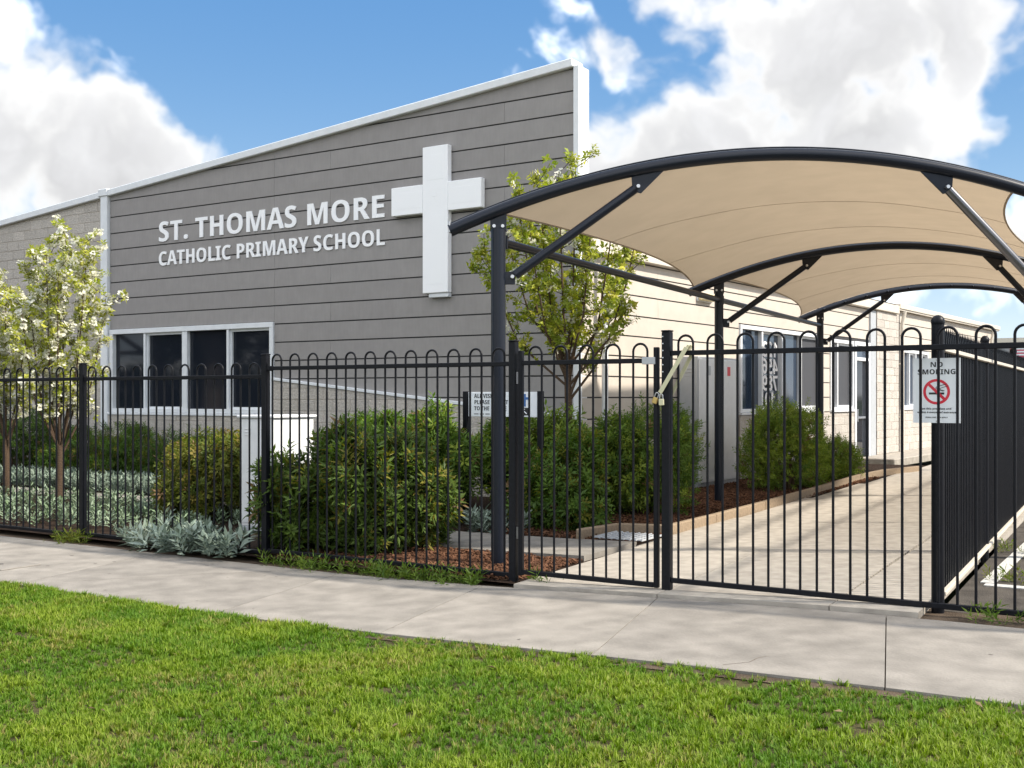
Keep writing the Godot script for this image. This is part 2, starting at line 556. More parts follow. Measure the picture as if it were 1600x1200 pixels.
func grounds() -> void:
	# the wide ground sheet under everything
	var st := mb()
	quad(st, Vector3(-400, -0.3, 250), Vector3(400, -0.3, 250), Vector3(400, -0.3, -500), Vector3(-400, -0.3, -500), Vector3.UP)
	meta(obj("ground", st, M.far_ground), "", "", "", "structure")
	sheet("lawn", -60, 40, -5.66, 30, -0.02, M.lawn_soil, 80)
	sheet("verge_soil", -60, 40, -8.3, -5.6, -0.014, M.dirt, 80)
	# footpath
	var fp := Node3D.new()
	fp.name = "footpath"
	add_child(fp)
	meta(fp, "", "", "", "structure")
	var joints := [-22.0, -19.6, -17.2, -15.0, -12.8, -10.75, -8.55, -6.13, -4.57, -2.98, -1.3, 0.45, 2.2, 4.0, 6.0, 8.0, 10.0]
	for i in joints.size() - 1:
		slab(fp, "slab", joints[i], joints[i + 1], -5.72, -7.6, -0.42, 0.0, M["footpath_%d" % (i * 7 % 3)])
	for q in [[-8.3, -6.0, -7.2, -7.35], [-2.2, -5.8, -1.55, -6.9]]:
		st = mb()
		var pa := Vector3(q[0], 0, q[1])
		for k in 9:
			var pb := Vector3(lerpf(q[0], q[2], (k + 1) / 9.0), 0, lerpf(q[1], q[3], (k + 1) / 9.0)) + Vector3(rng.randf_range(-0.04, 0.04), 0, rng.randf_range(-0.04, 0.04))
			var sd := (pb - pa).normalized().cross(Vector3.UP) * 0.0022
			quad(st, pa - sd + Vector3(0, gy(pa.x) + 0.002, 0), pa + sd + Vector3(0, gy(pa.x) + 0.002, 0), pb + sd + Vector3(0, gy(pb.x) + 0.002, 0), pb - sd + Vector3(0, gy(pb.x) + 0.002, 0), Vector3.UP)
			pa = pb
		obj("crack", st, M.dirt, fp)
	var spots := []
	var spot_cols := []
	for i in 90:
		var gx := rng.randf_range(-12, 2)
		var sc := rng.randf_range(0.4, 1.5)
		spots.append(Transform3D(Basis(Vector3.UP, rng.randf() * TAU).scaled(Vector3(sc, 1, sc * rng.randf_range(0.5, 1.0))), Vector3(gx, gy(gx) + 0.0015, rng.randf_range(-7.5, -5.8))))
		spot_cols.append(mix(Color(0.10, 0.09, 0.08), Color(0.2, 0.18, 0.16), rng.randf()))
	st = mb()
	for k in 9:
		tri(st, Vector3.ZERO, Vector3(cos(TAU * k / 9), 0, sin(TAU * k / 9)) * (0.014 + 0.003 * (k % 2)), Vector3(cos(TAU * (k + 1) / 9), 0, sin(TAU * (k + 1) / 9)) * (0.014 + 0.003 * ((k + 1) % 2)), Vector3.UP)
	scatter("gum_spots", st.commit(), M.chips, spots, spot_cols, fp)
	# service pit lid let into the footpath
	var pit := mb()
	cbox(pit, Vector3(-9.62, gy(-9.6) + 0.004, -6.28), Vector3(0.62, 0.014, 0.42), 0.006)
	var lid := obj("pit_lid", pit, M.footpath_0)
	meta(lid, "concrete pit lid set flush in the footpath", "pit lid")
	var hole := mb()
	tube(hole, [Vector3(-9.62, gy(-9.6) + 0.008, -6.28), Vector3(-9.62, gy(-9.6) + 0.014, -6.28)], 0.018, 10)
	obj("lifting_hole", hole, M.print_black, lid)
	# entry path behind the gates
	var ep := Node3D.new()
	ep.name = "entry_path"
	add_child(ep)
	meta(ep, "", "", "", "structure")
	slab(ep, "slab", -4.72, -3.43, -7.66, -10.3, -0.1, 0.035, M.path_0)
	slab(ep, "slab", -3.43, -2.12, -7.66, -10.3, -0.1, 0.035, M.path_1)
	slab(ep, "slab", -2.12, -1.52, -7.66, -8.75, -0.03, 0.035, M.path_2)
	slab(ep, "slab", -2.15, -1.55, -8.762, -12.0, -0.1, 0.035, M.path_1)
	var zz := [-10.312, -13.4, -16.6, -19.8, -23.2, -27.0, -31.0, -36.0]
	for i in zz.size() - 1:
		slab(ep, "slab", -4.86, -2.22 - (0.0 if i == 0 else 0.1), zz[i], zz[i + 1] + 0.012, -0.1, 0.035, M["path_%d" % (i % 3)])
		if i > 0:
			slab(ep, "slab", -2.32, -1.62, zz[i], zz[i + 1] + 0.012, -0.1, 0.035, M["path_%d" % ((i + 1) % 3)])
	slab(ep, "slab", -2.25, -1.58, -12.012, -13.4, -0.03, 0.035, M.path_0)
	# narrow grey path branching left behind the shrubs
	var bp := Node3D.new()
	bp.name = "branch_path"
	add_child(bp)
	meta(bp, "", "", "", "structure")
	for k in 5:
		slab(bp, "slab", -8.2 + k * 0.67, -7.53 + k * 0.67, -9.15, -10.32, 0.0, 0.06 + 0.004 * k, M["footpath_%d" % (k % 3)], 0.008)
	for k in 6:
		slab(bp, "slab", -17.0 + k * 1.2, -15.8 + k * 1.2, -10.85, -11.45, 0.0, 0.06, M["footpath_%d" % (k % 3)], 0.008)
	# garden beds
	st = mb()
	quad(st, Vector3(-40, -0.015, -7.75), Vector3(-4.7, -0.015, -7.75), Vector3(-4.7, -0.015, -14.5), Vector3(-40, -0.015, -14.5), Vector3.UP)
	quad(st, Vector3(-8.5, -0.015, -14.5), Vector3(-4.8, -0.015, -14.5), Vector3(-4.8, -0.015, -26), Vector3(-8.5, -0.015, -26), Vector3.UP)
	meta(obj("garden_bed", st, M.bed_soil), "", "", "", "structure")
	# timber edging between bed and path
	var run := [Vector3(-5.62, 0.03, -10.45), Vector3(-5.5, 0.03, -11.2), Vector3(-4.95, 0.03, -11.35), Vector3(-4.93, 0.03, -12.7), Vector3(-4.95, 0.03, -14.6), Vector3(-5.03, 0.03, -17.6), Vector3(-5.16, 0.03, -20.6), Vector3(-5.1, 0.03, -22.2), Vector3(-4.7, 0.03, -23.8)]
	var ed := thing("garden_edging", run[0], "weathered timber edging between the mulch bed and the entry path", "edging")
	for i in run.size() - 1:
		var a: Vector3 = run[i] - run[0]
		var b: Vector3 = run[i + 1] - run[0]
		var e := mb()
		var dd := b - a
		cbox(e, (a + b) / 2, Vector3(0.07, 0.16, dd.length() - 0.01), 0.012, Basis(Vector3.UP, atan2(dd.x, dd.z)))
		obj("board", e, M.edge_timber, ed)
	# drain grate beside the path
	var gr := thing("drain_grate", Vector3(-5.08, 0.03, -10.6), "small metal drain grate beside the timber edging", "grate")
	for k in 9:
		var g := mb()
		cbox(g, Vector3(-0.28 + k * 0.07, 0.025, 0), Vector3(0.018, 0.02, 0.56), 0.003)
		obj("bar", g, M.cabinet_grey, gr)
	for k in 7:
		var g := mb()
		cbox(g, Vector3(0, 0.022, -0.24 + k * 0.08), Vector3(0.58, 0.014, 0.014), 0.002)
		obj("cross_bar", g, M.cabinet_grey, gr)
	# car park right of the side fence
	st = mb()
	quad(st, Vector3(-1.45, 0.055, -8.05), Vector3(40, 0.055, -8.05), Vector3(40, 0.055, -90), Vector3(-4.0, 0.055, -90), Vector3.UP)
	meta(obj("car_park", st, M.asphalt), "", "", "", "structure")
	st = mb()
	cbox(st, Vector3(0.3, 0.06, -9.32), Vector3(3.3, 0.008, 0.12), 0.0)
	meta(obj("bay_line", st, M.line_paint), "worn white line across the end of the parking bay", "road marking")
	for k in 3:
		st = mb()
		cbox(st, Vector3(-1.34 + k * 2.6, 0.0605, -11.5), Vector3(0.11, 0.008, 4.2), 0.0)
		meta(obj("bay_line", st, M.line_paint), ["worn white parking bay line beside the spear-top fence", "worn white line between two parking bays", "worn white line at the far side of the parking bays"][k], "road marking")


# ---------------------------------------------------------------- building
const ROW0 := 5.475
const ROW := 0.328


func roofline(x: float) -> float:
	return 5.66 + (x + 18.345) * 0.0858


# planks: rows between groove heights, cut by clips; seams: x positions, odd rows shifted
func planks(parent: Node, x0: float, x1: float, y0: float, y1: float, seams: Array, alt: Array, clips: Array, tone: String, xf: Transform3D) -> void:
	var k := 6
	while ROW0 - ROW * k < 7.2 and k > -8:
		k -= 1
	k = -5
	while ROW0 - ROW * k > y0:
		var hi := ROW0 - ROW * k - 0.011
		var lo := ROW0 - ROW * (k + 1) + 0.011
		k += 1
		if lo > y1 or hi < y0:
			continue
		var cuts := [x0]
		for s in seams:
			if s > x0 and s < x1:
				cuts.append(s)
		for s in alt:
			if (k + alt.find(s)) % 2 == 0 and s > x0 and s < x1:
				cuts.append(s)
		cuts.append(x1)
		cuts.sort()
		for i in cuts.size() - 1:
			var poly := rect(cuts[i] + 0.001, cuts[i + 1] - 0.001, maxf(lo, y0), minf(hi, y1))
			for c in clips:
				poly = clip(poly, c[0], c[1])
			if poly.size() < 3:
				continue
			var area := 0.0
			for q in poly.size():
				area += poly[q].cross(poly[(q + 1) % poly.size()])
			if absf(area) < 0.004:
				continue
			var st := mb()
			prism(st, poly, -0.02, 0.0, 0.003)
			obj("plank", st, M["%s_%d" % [tone, absi(k * 5 + i) % 3]], parent, xf)


# masonry: courses of 0.2 m; singly inside "show", the rest joined
func blocks(parent: Node, x0: float, x1: float, y0: float, y1: float, clips: Array, show: Rect2, xf: Transform3D, full: Mesh) -> void:
	var rest := [mb(), mb(), mb(), mb()]
	var any := [false, false, false, false]
	var r := 0
	var y := y0
	while y < y1 - 0.02:
		var x := x0 - (0.2 if r % 2 == 1 else 0.0)
		while x < x1:
			var poly := rect(maxf(x + 0.005, x0), minf(x + 0.395, x1), y + 0.005, minf(y + 0.195, y1))
			for c in clips:
				poly = clip(poly, c[0], c[1])
			if poly.size() >= 3 and (maxf(x + 0.005, x0) < minf(x + 0.395, x1) - 0.01):
				var cx := x + 0.2
				var cy := y + 0.1
				var kind := rng.randi() % 4
				var out := rng.randf_range(-0.003, 0.003)
				var whole: bool = poly.size() == 4 and absf(poly[1].x - poly[0].x - 0.39) < 0.001 and absf(poly[2].y - poly[1].y - 0.19) < 0.001 and absf(poly[3].y - poly[0].y - 0.19) < 0.001
				if show.has_point(Vector2(cx, cy)):
					if whole:
						obj("block", full, M["block_%d" % kind], parent, xf * Transform3D(Basis.IDENTITY, Vector3(cx, cy, -0.045 + out)))
					else:
						var st := mb()
						prism(st, poly, -0.09, out, 0.005)
						obj("block", st, M["block_%d" % kind], parent, xf)
				else:
					prism(rest[kind], poly, -0.09, out, 0.005)
					any[kind] = true
			x += 0.4
		y += 0.2
		r += 1
	for k in 4:
		if any[k]:
			meta(obj("block_courses", rest[k], M["block_%d" % k], parent, xf), "", "", "", "stuff")


# frame with panes; splits: mullion centres and widths, local x
func window(parent: Node, called: String, x0: float, x1: float, y0: float, y1: float, splits: Array, glass: Array, xf: Transform3D, edge := 0.08) -> MeshInstance3D:
	var st := mb()
	bx(st, x0, x1, y1 - edge, y1, -0.12, 0.035, 0.006)
	bx(st, x0, x1, y0, y0 + edge * 0.8, -0.12, 0.035, 0.006)
	bx(st, x0, x0 + edge, y0 + edge * 0.8, y1 - edge, -0.12, 0.033, 0.006)
	bx(st, x1 - edge, x1, y0 + edge * 0.8, y1 - edge, -0.12, 0.033, 0.006)
	for s in splits:
		bx(st, s[0] - s[1] / 2, s[0] + s[1] / 2, y0 + edge * 0.8, y1 - edge, -0.1, 0.02, 0.005)
	var f := obj(called, st, M.white_metal, parent, xf)
	var cuts := [x0 + edge]
	for s in splits:
		cuts.append(s[0] - s[1] / 2)
		cuts.append(s[0] + s[1] / 2)
	cuts.append(x1 - edge)
	for i in cuts.size() / 2:
		var p := mb()
		bx(p, cuts[i * 2] - 0.004, cuts[i * 2 + 1] + 0.004, y0 + edge * 0.8 - 0.004, y1 - edge + 0.004, -0.07 - 0.012 * (i % 2), -0.06 - 0.012 * (i % 2))
		obj("pane", p, M[glass[i % glass.size()]], f)
		if i % 2 == 1:
			# sliding sash: its own thin frame round the pane
			var sa := mb()
			var a: float = cuts[i * 2]
			var b: float = cuts[i * 2 + 1]
			bx(sa, a, b, y1 - edge - 0.045, y1 - edge, -0.068, -0.03)
			bx(sa, a, b, y0 + edge * 0.8, y0 + edge * 0.8 + 0.04, -0.068, -0.03)
			bx(sa, a, a + 0.035, y0 + edge * 0.8 + 0.04, y1 - edge - 0.045, -0.068, -0.03)
			obj("sash", sa, M.white_metal, f)
	var sl := mb()
	bx(sl, x0 - 0.03, x1 + 0.03, y0 - 0.05, y0 - 0.004, -0.1, 0.07, 0.006)
	obj("sill", sl, M.white_metal, f)
	return f


func building() -> void:
	var b := thing("school_building", Vector3.ZERO, "long single-storey school building with tall dark-clad front wall and cream side wall", "building")
	var full := box_mesh(Vector3(0.39, 0.19, 0.09), 0.005)
	var F := Transform3D(Basis.IDENTITY, Vector3(0, 0, WALL_Z))
	var ridge := [Vector2(-18.345, 5.66 - 0.09), Vector2(0.0858, -1.0)]
	# ---- front: dark cladding
	var st := mb()
	prism(st, clip(rect(-18.36, -7.68, 2.86, 7.0), ridge[0], ridge[1]), -0.26, -0.016)
	prism(st, clip(rect(-13.87, -7.68, 0.0, 2.86), Vector2(0, 0), Vector2(0, 1)), -0.26, -0.016)
	var fw := obj("front_wall", st, M.groove, b, F)
	meta(fw, "dark taupe plank cladding with sloping top")
	var dado := [Vector2(-13.843, 1.85), Vector2(0.1044, 1.0)]
	planks(fw, -18.345, -13.865, 2.9, 7.2, [], [], [ridge], "taupe", Transform3D.IDENTITY)
	planks(fw, -13.865, -7.76, 0.6, 7.2, [], [-12.55, -9.0], [ridge, dado], "taupe", Transform3D.IDENTITY)
	# masonry below the sloping flashing, and under the window
	st = mb()
	prism(st, clip(rect(-13.87, -7.7, -0.1, 1.9), Vector2(-13.843, 1.84), Vector2(-0.1044, -1.0)), -0.25, 0.042)
	prism(st, rect(-18.36, -13.871, -0.1, 1.19), -0.25, 0.042)
	var bw := obj("block_base", st, M.mortar, b, F)
	var base_xf := Transform3D(Basis.IDENTITY, Vector3(0, 0, 0.05))
	blocks(bw, -13.86, -7.7, -0.1, 1.9, [[Vector2(-13.843, 1.835), Vector2(-0.1044, -1.0)]], Rect2(-14, 0.78, 6.3, 1.4), base_xf, full)
	blocks(bw, -18.35, -13.87, -0.1, 1.185, [], Rect2(-18.4, 0.9, 4.6, 0.4), base_xf, full)
	st = mb()
	var sl := Basis(Vector3.BACK, -atan(0.1044))
	cbox(st, Vector3(-10.77, 1.548, 0.03), Vector3(6.2, 0.05, 0.09), 0.006, sl)
	obj("base_flashing", st, M.white_metal, b, F)
	# left: full masonry
	st = mb()
	prism(st, clip(rect(-40, -18.56, -0.1, 7.0), ridge[0], ridge[1]), -0.26, -0.008)
	var lw := obj("block_wall", st, M.mortar, b, F)
	blocks(lw, -22.54, -18.56, -0.1, 6.0, [ridge], Rect2(-22.6, 1.5, 4.1, 5.0), Transform3D.IDENTITY, full)
	blocks(lw, -34.54, -22.54, -0.1, 6.0, [ridge], Rect2(0, 0, 0, 0), Transform3D.IDENTITY, full)
	# white flashings: vertical strip, sloping capping, right end
	st = mb()
	bx(st, -18.56, -18.355, -0.1, 5.66, -0.2, 0.07, 0.01)
	obj("vertical_flashing", st, M.white_metal, b, F)
	st = mb()
	bx(st, -18.6, -18.33, 5.575, 5.72, -0.24, 0.095, 0.01)
	obj("flashing_cap", st, M.white_metal, b, F)
	var tilt := Basis(Vector3.BACK, atan(0.0858))
	st = mb()
	cbox(st, Vector3(-13.05, roofline(-13.05) - 0.03, -0.1), Vector3(10.62, 0.13, 0.36), 0.012, tilt)
	obj("capping", st, M.white_metal, b, F)
	st = mb()
	cbox(st, Vector3(-29.3, roofline(-29.3) - 0.03, -0.1), Vector3(21.5, 0.13, 0.36), 0.012, tilt)
	obj("capping", st, M.white_metal, b, F)
	st = mb()
	bx(st, -7.76, -7.66, 0.0, roofline(-7.7) - 0.08, -0.28, 0.05, 0.01)
	obj("corner_flashing", st, M.white_metal, b, F)
	var fwin := window(b, "window", -18.33, -13.87, 1.245, 2.89, [[-17.3, 0.055], [-16.17, 0.14], [-15.02, 0.06]], ["dark_glass"], F, 0.095)
	meta(fwin, "wide white-framed four-pane window with dark glass")
	# ---- side wall, running back from the corner
	var a := deg_to_rad(4.4)
	var d := Vector3(sin(a), 0, -cos(a))
	var S := Transform3D(Basis(d, Vector3.UP, Vector3(cos(a), 0, sin(a))), Vector3(-7.66, 0, WALL_Z))
	st = mb()
	var holes := [[5.64, 9.9, 1.27, 2.91], [10.52, 12.03, 1.27, 2.85], [12.12, 13.2, -0.1, 2.86], [15.88, 18.38, 1.27, 2.8], [20.52, 23.98, 1.27, 2.8]]
	var at := 0.05
	for q in holes:
		bx(st, at, q[0], -0.1, 3.72, -0.25, -0.016)
		if q[2] > 0.0:
			bx(st, q[0], q[1], -0.1, q[2], -0.25, -0.016)
		bx(st, q[0], q[1], q[3], 3.72, -0.25, -0.016)
		at = q[1]
	bx(st, at, 26.5, -0.1, 3.72, -0.25, -0.016)
	var sw := obj("side_wall", st, M.groove, b, S)
	meta(sw, "sunlit cream plank cladding")
	planks(sw, 0.05, 5.6, 0.3, 3.7, [], [2.4, 4.4], [], "cream", Transform3D.IDENTITY)
	planks(sw, 5.6, 13.25, 2.96, 3.7, [9.2], [7.4, 11.6], [], "cream", Transform3D.IDENTITY)
	planks(sw, 9.93, 10.5, 1.2, 2.95, [], [], [], "cream", Transform3D.IDENTITY)
	planks(sw, 18.41, 20.49, 1.2, 2.84, [], [], [], "cream", Transform3D.IDENTITY)
	planks(sw, 24.01, 26.4, 1.2, 2.84, [], [], [], "cream", Transform3D.IDENTITY)
	planks(sw, 15.56, 26.4, 2.84, 3.84, [19.4, 23.0], [17.4, 21.0], [], "cream", Transform3D.IDENTITY)
	st = mb()
	bx(st, 5.6, 12.09, -0.1, 1.2, -0.2, 0.02)
	bx(st, 13.66, 15.55, -0.1, 3.72, -0.2, 0.06)
	bx(st, 15.56, 26.4, -0.1, 1.2, -0.2, 0.02)
	var sb := obj("block_base", st, M.mortar, b, S)
	blocks(sb, 5.6, 12.09, -0.1, 1.19, [], Rect2(9.8, 0.3, 2.6, 1.0), Transform3D(Basis.IDENTITY, Vector3(0, 0, 0.03)), full)
	blocks(sb, 13.66, 15.55, -0.1, 3.7, [], Rect2(13.5, -0.2, 2.2, 1.6), Transform3D(Basis.IDENTITY, Vector3(0, 0, 0.07)), full)
	blocks(sb, 15.56, 26.4, -0.1, 1.19, [], Rect2(15.5, -0.2, 2.2, 1.6), Transform3D(Basis.IDENTITY, Vector3(0, 0, 0.03)), full)
	var w1 := window(b, "window", 5.62, 9.92, 1.25, 2.93, [[6.68, 0.07], [7.69, 0.05], [8.72, 0.09]], ["sky_tint_glass", "sky_tint_glass", "sky_tint_glass", "screen_mesh"], S)
	# painted numbers on the inside of one pane, reading backwards from outside
	var rows := ["123", "456", "789", "10"]
	for i in rows.size():
		var tm := text(rows[i], 0.3, 0.004)
		var src := tm.get_mesh_arrays()
		var vs: PackedVector3Array = src[Mesh.ARRAY_VERTEX]
		var ix: PackedInt32Array = src[Mesh.ARRAY_INDEX] if src[Mesh.ARRAY_INDEX] != null else PackedInt32Array(range(vs.size()))
		var ns: PackedVector3Array = src[Mesh.ARRAY_NORMAL]
		var mir := mb()
		for q in ix.size() / 3:
			for e in [0, 2, 1]:
				var id: int = ix[q * 3 + e]
				mir.set_normal(Vector3(-ns[id].x, ns[id].y, ns[id].z))
				mir.add_vertex(Vector3(-vs[id].x * 1.15, vs[id].y, vs[id].z))
		obj("painted_number", mir, M.letter_white, w1, Transform3D(Basis.IDENTITY, Vector3(7.2, 2.5 - i * 0.34, -0.045)))
	window(b, "window", 10.5, 12.05, 1.25, 2.87, [[10.98, 0.06]], ["screen_mesh"], S)
	window(b, "window", 15.86, 18.4, 1.25, 2.82, [[16.6, 0.05], [17.2, 0.05], [17.8, 0.05]], ["sky_tint_glass"], S)
	window(b, "window", 20.5, 24.0, 1.25, 2.82, [[21.4, 0.05], [22.3, 0.05], [23.2, 0.05]], ["sky_tint_glass"], S)
	# door with a light above it
	st = mb()
	bx(st, 12.1, 12.2, 0.0, 2.88, -0.1, 0.05, 0.006)
	bx(st, 13.12, 13.22, 0.0, 2.88, -0.1, 0.05, 0.006)
	bx(st, 12.2, 13.12, 2.78, 2.88, -0.1, 0.05, 0.006)
	bx(st, 12.2, 13.12, 2.42, 2.5, -0.1, 0.045, 0.006)
	var door := obj("door", st, M.white_metal, b, S)
	st = mb()
	bx(st, 12.2, 13.12, 0.04, 2.42, -0.06, -0.04)
	obj("pane", st, M.dark_glass, door)
	st = mb()
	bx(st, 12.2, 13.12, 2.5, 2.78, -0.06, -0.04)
	obj("transom_pane", st, M.sky_tint_glass, door)
	st = mb()
	bx(st, 12.22, 13.1, 1.02, 1.07, -0.035, 0.02, 0.005)
	bx(st, 12.28, 12.32, 0.95, 1.25, -0.03, 0.05, 0.005)
	obj("handle", st, M.bolt, door)
	st = mb()
	bx(st, 13.24, 13.64, -0.05, 3.7, -0.1, 0.05, 0.006)
	obj("panel_strip", st, M.cabinet_grey, b, S)
	# eaves: fascia, gutter, roof
	st = mb()
	bx(st, 0.1, 15.3, 3.72, 3.93, -0.3, 0.14, 0.01)
	obj("fascia", st, M.cream_metal, b, S)
	st = mb()
	bx(st, 15.3, 26.8, 3.86, 3.99, -0.3, 0.16, 0.01)
	bx(st, 15.3, 26.8, 3.82, 3.858, 0.06, 0.13, 0.004)
	obj("gutter", st, M.cream_metal, b, S)
	st = mb()
	bx(st, 0.1, 1.4, 3.935, 4.16, -0.5, 0.12, 0.01)
	obj("roof_upstand", st, M.white_metal, b, S)
	st = mb()
	var rp := [Vector3(0.1, 3.95, 0.05), Vector3(26.6, 4.0, 0.05), Vector3(26.6, 4.7, -10.0), Vector3(0.1, 4.7, -10.0)]
	quad(st, rp[0], rp[1], rp[2], rp[3], Vector3(0, 1, 0.07).normalized())
	bx(st, 0.3, 26.4, 3.0, 3.9, -10.0, -0.3)
	obj("roof", st, M.roof_metal, b, S)
	# downpipes
	for q in [[0.47, 0.05, 3.7, "white_metal"], [15.52, -0.05, 3.8, "cream_metal"], [25.6, 0.0, 3.8, "cream_metal"]]:
		st = mb()
		tube(st, [Vector3(q[0], q[1], 0.14), Vector3(q[0], q[2] - 0.35, 0.14), Vector3(q[0] + 0.02, q[2] - 0.2, 0.16), Vector3(q[0] + 0.04, q[2], 0.2)], 0.05, 10)
		if q[0] < 1.0:
			tube(st, [Vector3(q[0], 0.35, 0.14), Vector3(q[0] + 0.05, 0.1, 0.3)], 0.05, 10)
		var dp := obj("downpipe", st, M[q[3]], b, S)
		for hh in [1.0, 2.4]:
			var br := mb()
			bx(br, q[0] - 0.075, q[0] + 0.075, hh, hh + 0.04, 0.0, 0.11, 0.004)
			obj("bracket", br, M[q[3]], dp)
	# raised apron along the wall foot
	st = mb()
	bx(st, 12.0, 26.5, -0.1, 0.1, 0.075, 1.0, 0.02)
	bx(st, 13.3, 26.5, -0.1, 0.09, 0.0, 0.07)
	obj("apron", st, M.path_0, b, S)
	# the body behind the front wall
	st = mb()
	bx(st, -39, -8.0, 0.0, 4.6, -12, -0.27)
	obj("rear_block", st, M.cream_metal, b, F)

	lettering()


# ---------------------------------------------------------------- lettering
func face(bold := true) -> SystemFont:
	var f := SystemFont.new()
	f.font_names = PackedStringArray(["Droid Sans"])
	f.font_weight = 700 if bold else 400
	return f


func text(s: String, cap: float, depth: float, bold := true) -> TextMesh:
	var t := TextMesh.new()
	t.font = face(bold)
	t.font_size = 64
	t.pixel_size = cap / 64.0 / 0.714
	t.depth = depth
	t.text = s
	t.curve_step = 1.0
	return t


# each letter its own mesh, the line fitted between x0 and x1
func letter_row(parent: Node, line: String, x0: float, x1: float, base: float, cap: float) -> void:
	var f := face()
	var total: float = f.get_string_size(line, HORIZONTAL_ALIGNMENT_LEFT, -1, 64).x
	var k: float = (x1 - x0) / total
	for i in line.length():
		if line[i] == " ":
			continue
		var t := text(line[i], cap, 0.016)
		t.horizontal_alignment = HORIZONTAL_ALIGNMENT_CENTER
		var before: float = f.get_string_size(line.substr(0, i), HORIZONTAL_ALIGNMENT_LEFT, -1, 64).x if i else 0.0
		var wide: float = f.get_string_size(line.substr(0, i + 1), HORIZONTAL_ALIGNMENT_LEFT, -1, 64).x - before
		var box := t.get_aabb()
		var squeeze: float = k / t.pixel_size
		# flat letters sit on the line; round ones dip a little below it
		var dip: float = cap * 0.015 if line[i] in "SOCG" else 0.0
		var o := obj("letter", t, M.letter_white, parent)
		o.transform = Transform3D(Basis.from_scale(Vector3(squeeze, 1.0, 1.0)), Vector3(x0 + (before + wide / 2) * k, base - dip - box.position.y, 0.0))


func lettering() -> void:
	var s := thing("school_name_sign", Vector3(-16.91, 4.0, WALL_Z + 0.01), "raised white capital letters naming the school on the dark wall", "lettering")
	letter_row(s, "ST. THOMAS MORE", 0.0, 5.59, 0.55, 0.37)
	letter_row(s, "CATHOLIC PRIMARY SCHOOL", 0.0, 5.57, 0.085, 0.265)
	# the cross
	var c := thing("wall_cross", Vector3(-10.24, 3.22, WALL_Z + 0.0), "large white cross with faint inset panels mounted on the dark wall", "cross")
	var st := mb()
	bx(st, -0.25, 0.25, 0.0, 2.36, 0.01, 0.12, 0.008)
	bx(st, -0.89, -0.252, 1.30, 1.765, 0.01, 0.12, 0.008)
	bx(st, 0.252, 0.885, 1.30, 1.765, 0.01, 0.12, 0.008)
	obj("cross_body", st, M.cross_white, c)
	for p in [[-0.16, 0.16, 0.14, 1.25], [-0.16, 0.16, 1.82, 2.22], [-0.78, -0.3, 1.4, 1.66], [0.3, 0.78, 1.4, 1.66]]:
		st = mb()
		bx(st, p[0], p[1], p[2], p[3], 0.118, 0.1215, 0.001)
		obj("panel", st, M.cross_white, c)
	st = mb()
	for q in [[-0.13, 0.13, 1.66, 1.675], [-0.13, 0.13, 1.4, 1.415], [-0.13, -0.115, 1.415, 1.66], [0.115, 0.13, 1.415, 1.66]]:
		bx(st, q[0], q[1], q[2], q[3], 0.119, 0.1215)
	tube(st, [Vector3(0, 1.47, 0.118), Vector3(0, 1.62, 0.118)], 0.006, 6)
	tube(st, [Vector3(-0.05, 1.56, 0.118), Vector3(0.05, 1.56, 0.118)], 0.006, 6)
	obj("emblem", st, M.cross_white, c)
	st = mb()
	bx(st, -0.15, 0.24, -0.07, -0.002, 0.0, 0.09, 0.006)
	obj("bracket", st, M.white_metal, c)


# ---------------------------------------------------------------- fences and gates
func loop_mesh(rail: float, low: float, over := 0.145, half := 0.06, r := 0.0098) -> ArrayMesh:
	var pts := [Vector3(-half, low, 0)]
	var cy := rail + over - half - r
	for k in 11:
		var a := PI - PI * k / 10.0
		pts.append(Vector3(cos(a) * half, cy + sin(a) * half, 0))
	pts.append(Vector3(half, low, 0))
	var st := mb()
	tube(st, pts, r, 8)
	return st.commit()


func post_mesh(h: float, w := 0.066) -> ArrayMesh:
	var st := mb()
	bx(st, -w / 2, w / 2, -0.25, h - 0.012, -w / 2, w / 2, 0.006)
	bx(st, -w / 2 - 0.004, w / 2 + 0.004, h - 0.012, h, -w / 2 - 0.004, w / 2 + 0.004, 0.005)
	return st.commit()


func fence_run(parent: Node, x0: float, x1: float, rail: float, low: float, from: float) -> void:
	var black: Material = M.fence_black
	var st := mb()
	bx(st, x0, x1, rail - 0.019, rail + 0.019, -0.0185, 0.0185, 0.004)
	obj("top_rail", st, black, parent)
	st = mb()
	bx(st, x0, x1, low - 0.019, low + 0.019, -0.0185, 0.0185, 0.004)
	obj("bottom_rail", st, black, parent)
	var n := int(round((x1 - x0) / 0.239))
	var step := (x1 - x0) / n
	var lm := loop_mesh(rail, low, 0.145, step * 0.255)
	for i in n:
		obj("picket_loop", lm, black, parent, Transform3D(Basis.IDENTITY, Vector3(x0 + (i + 0.5) * step + from, 0, 0)))


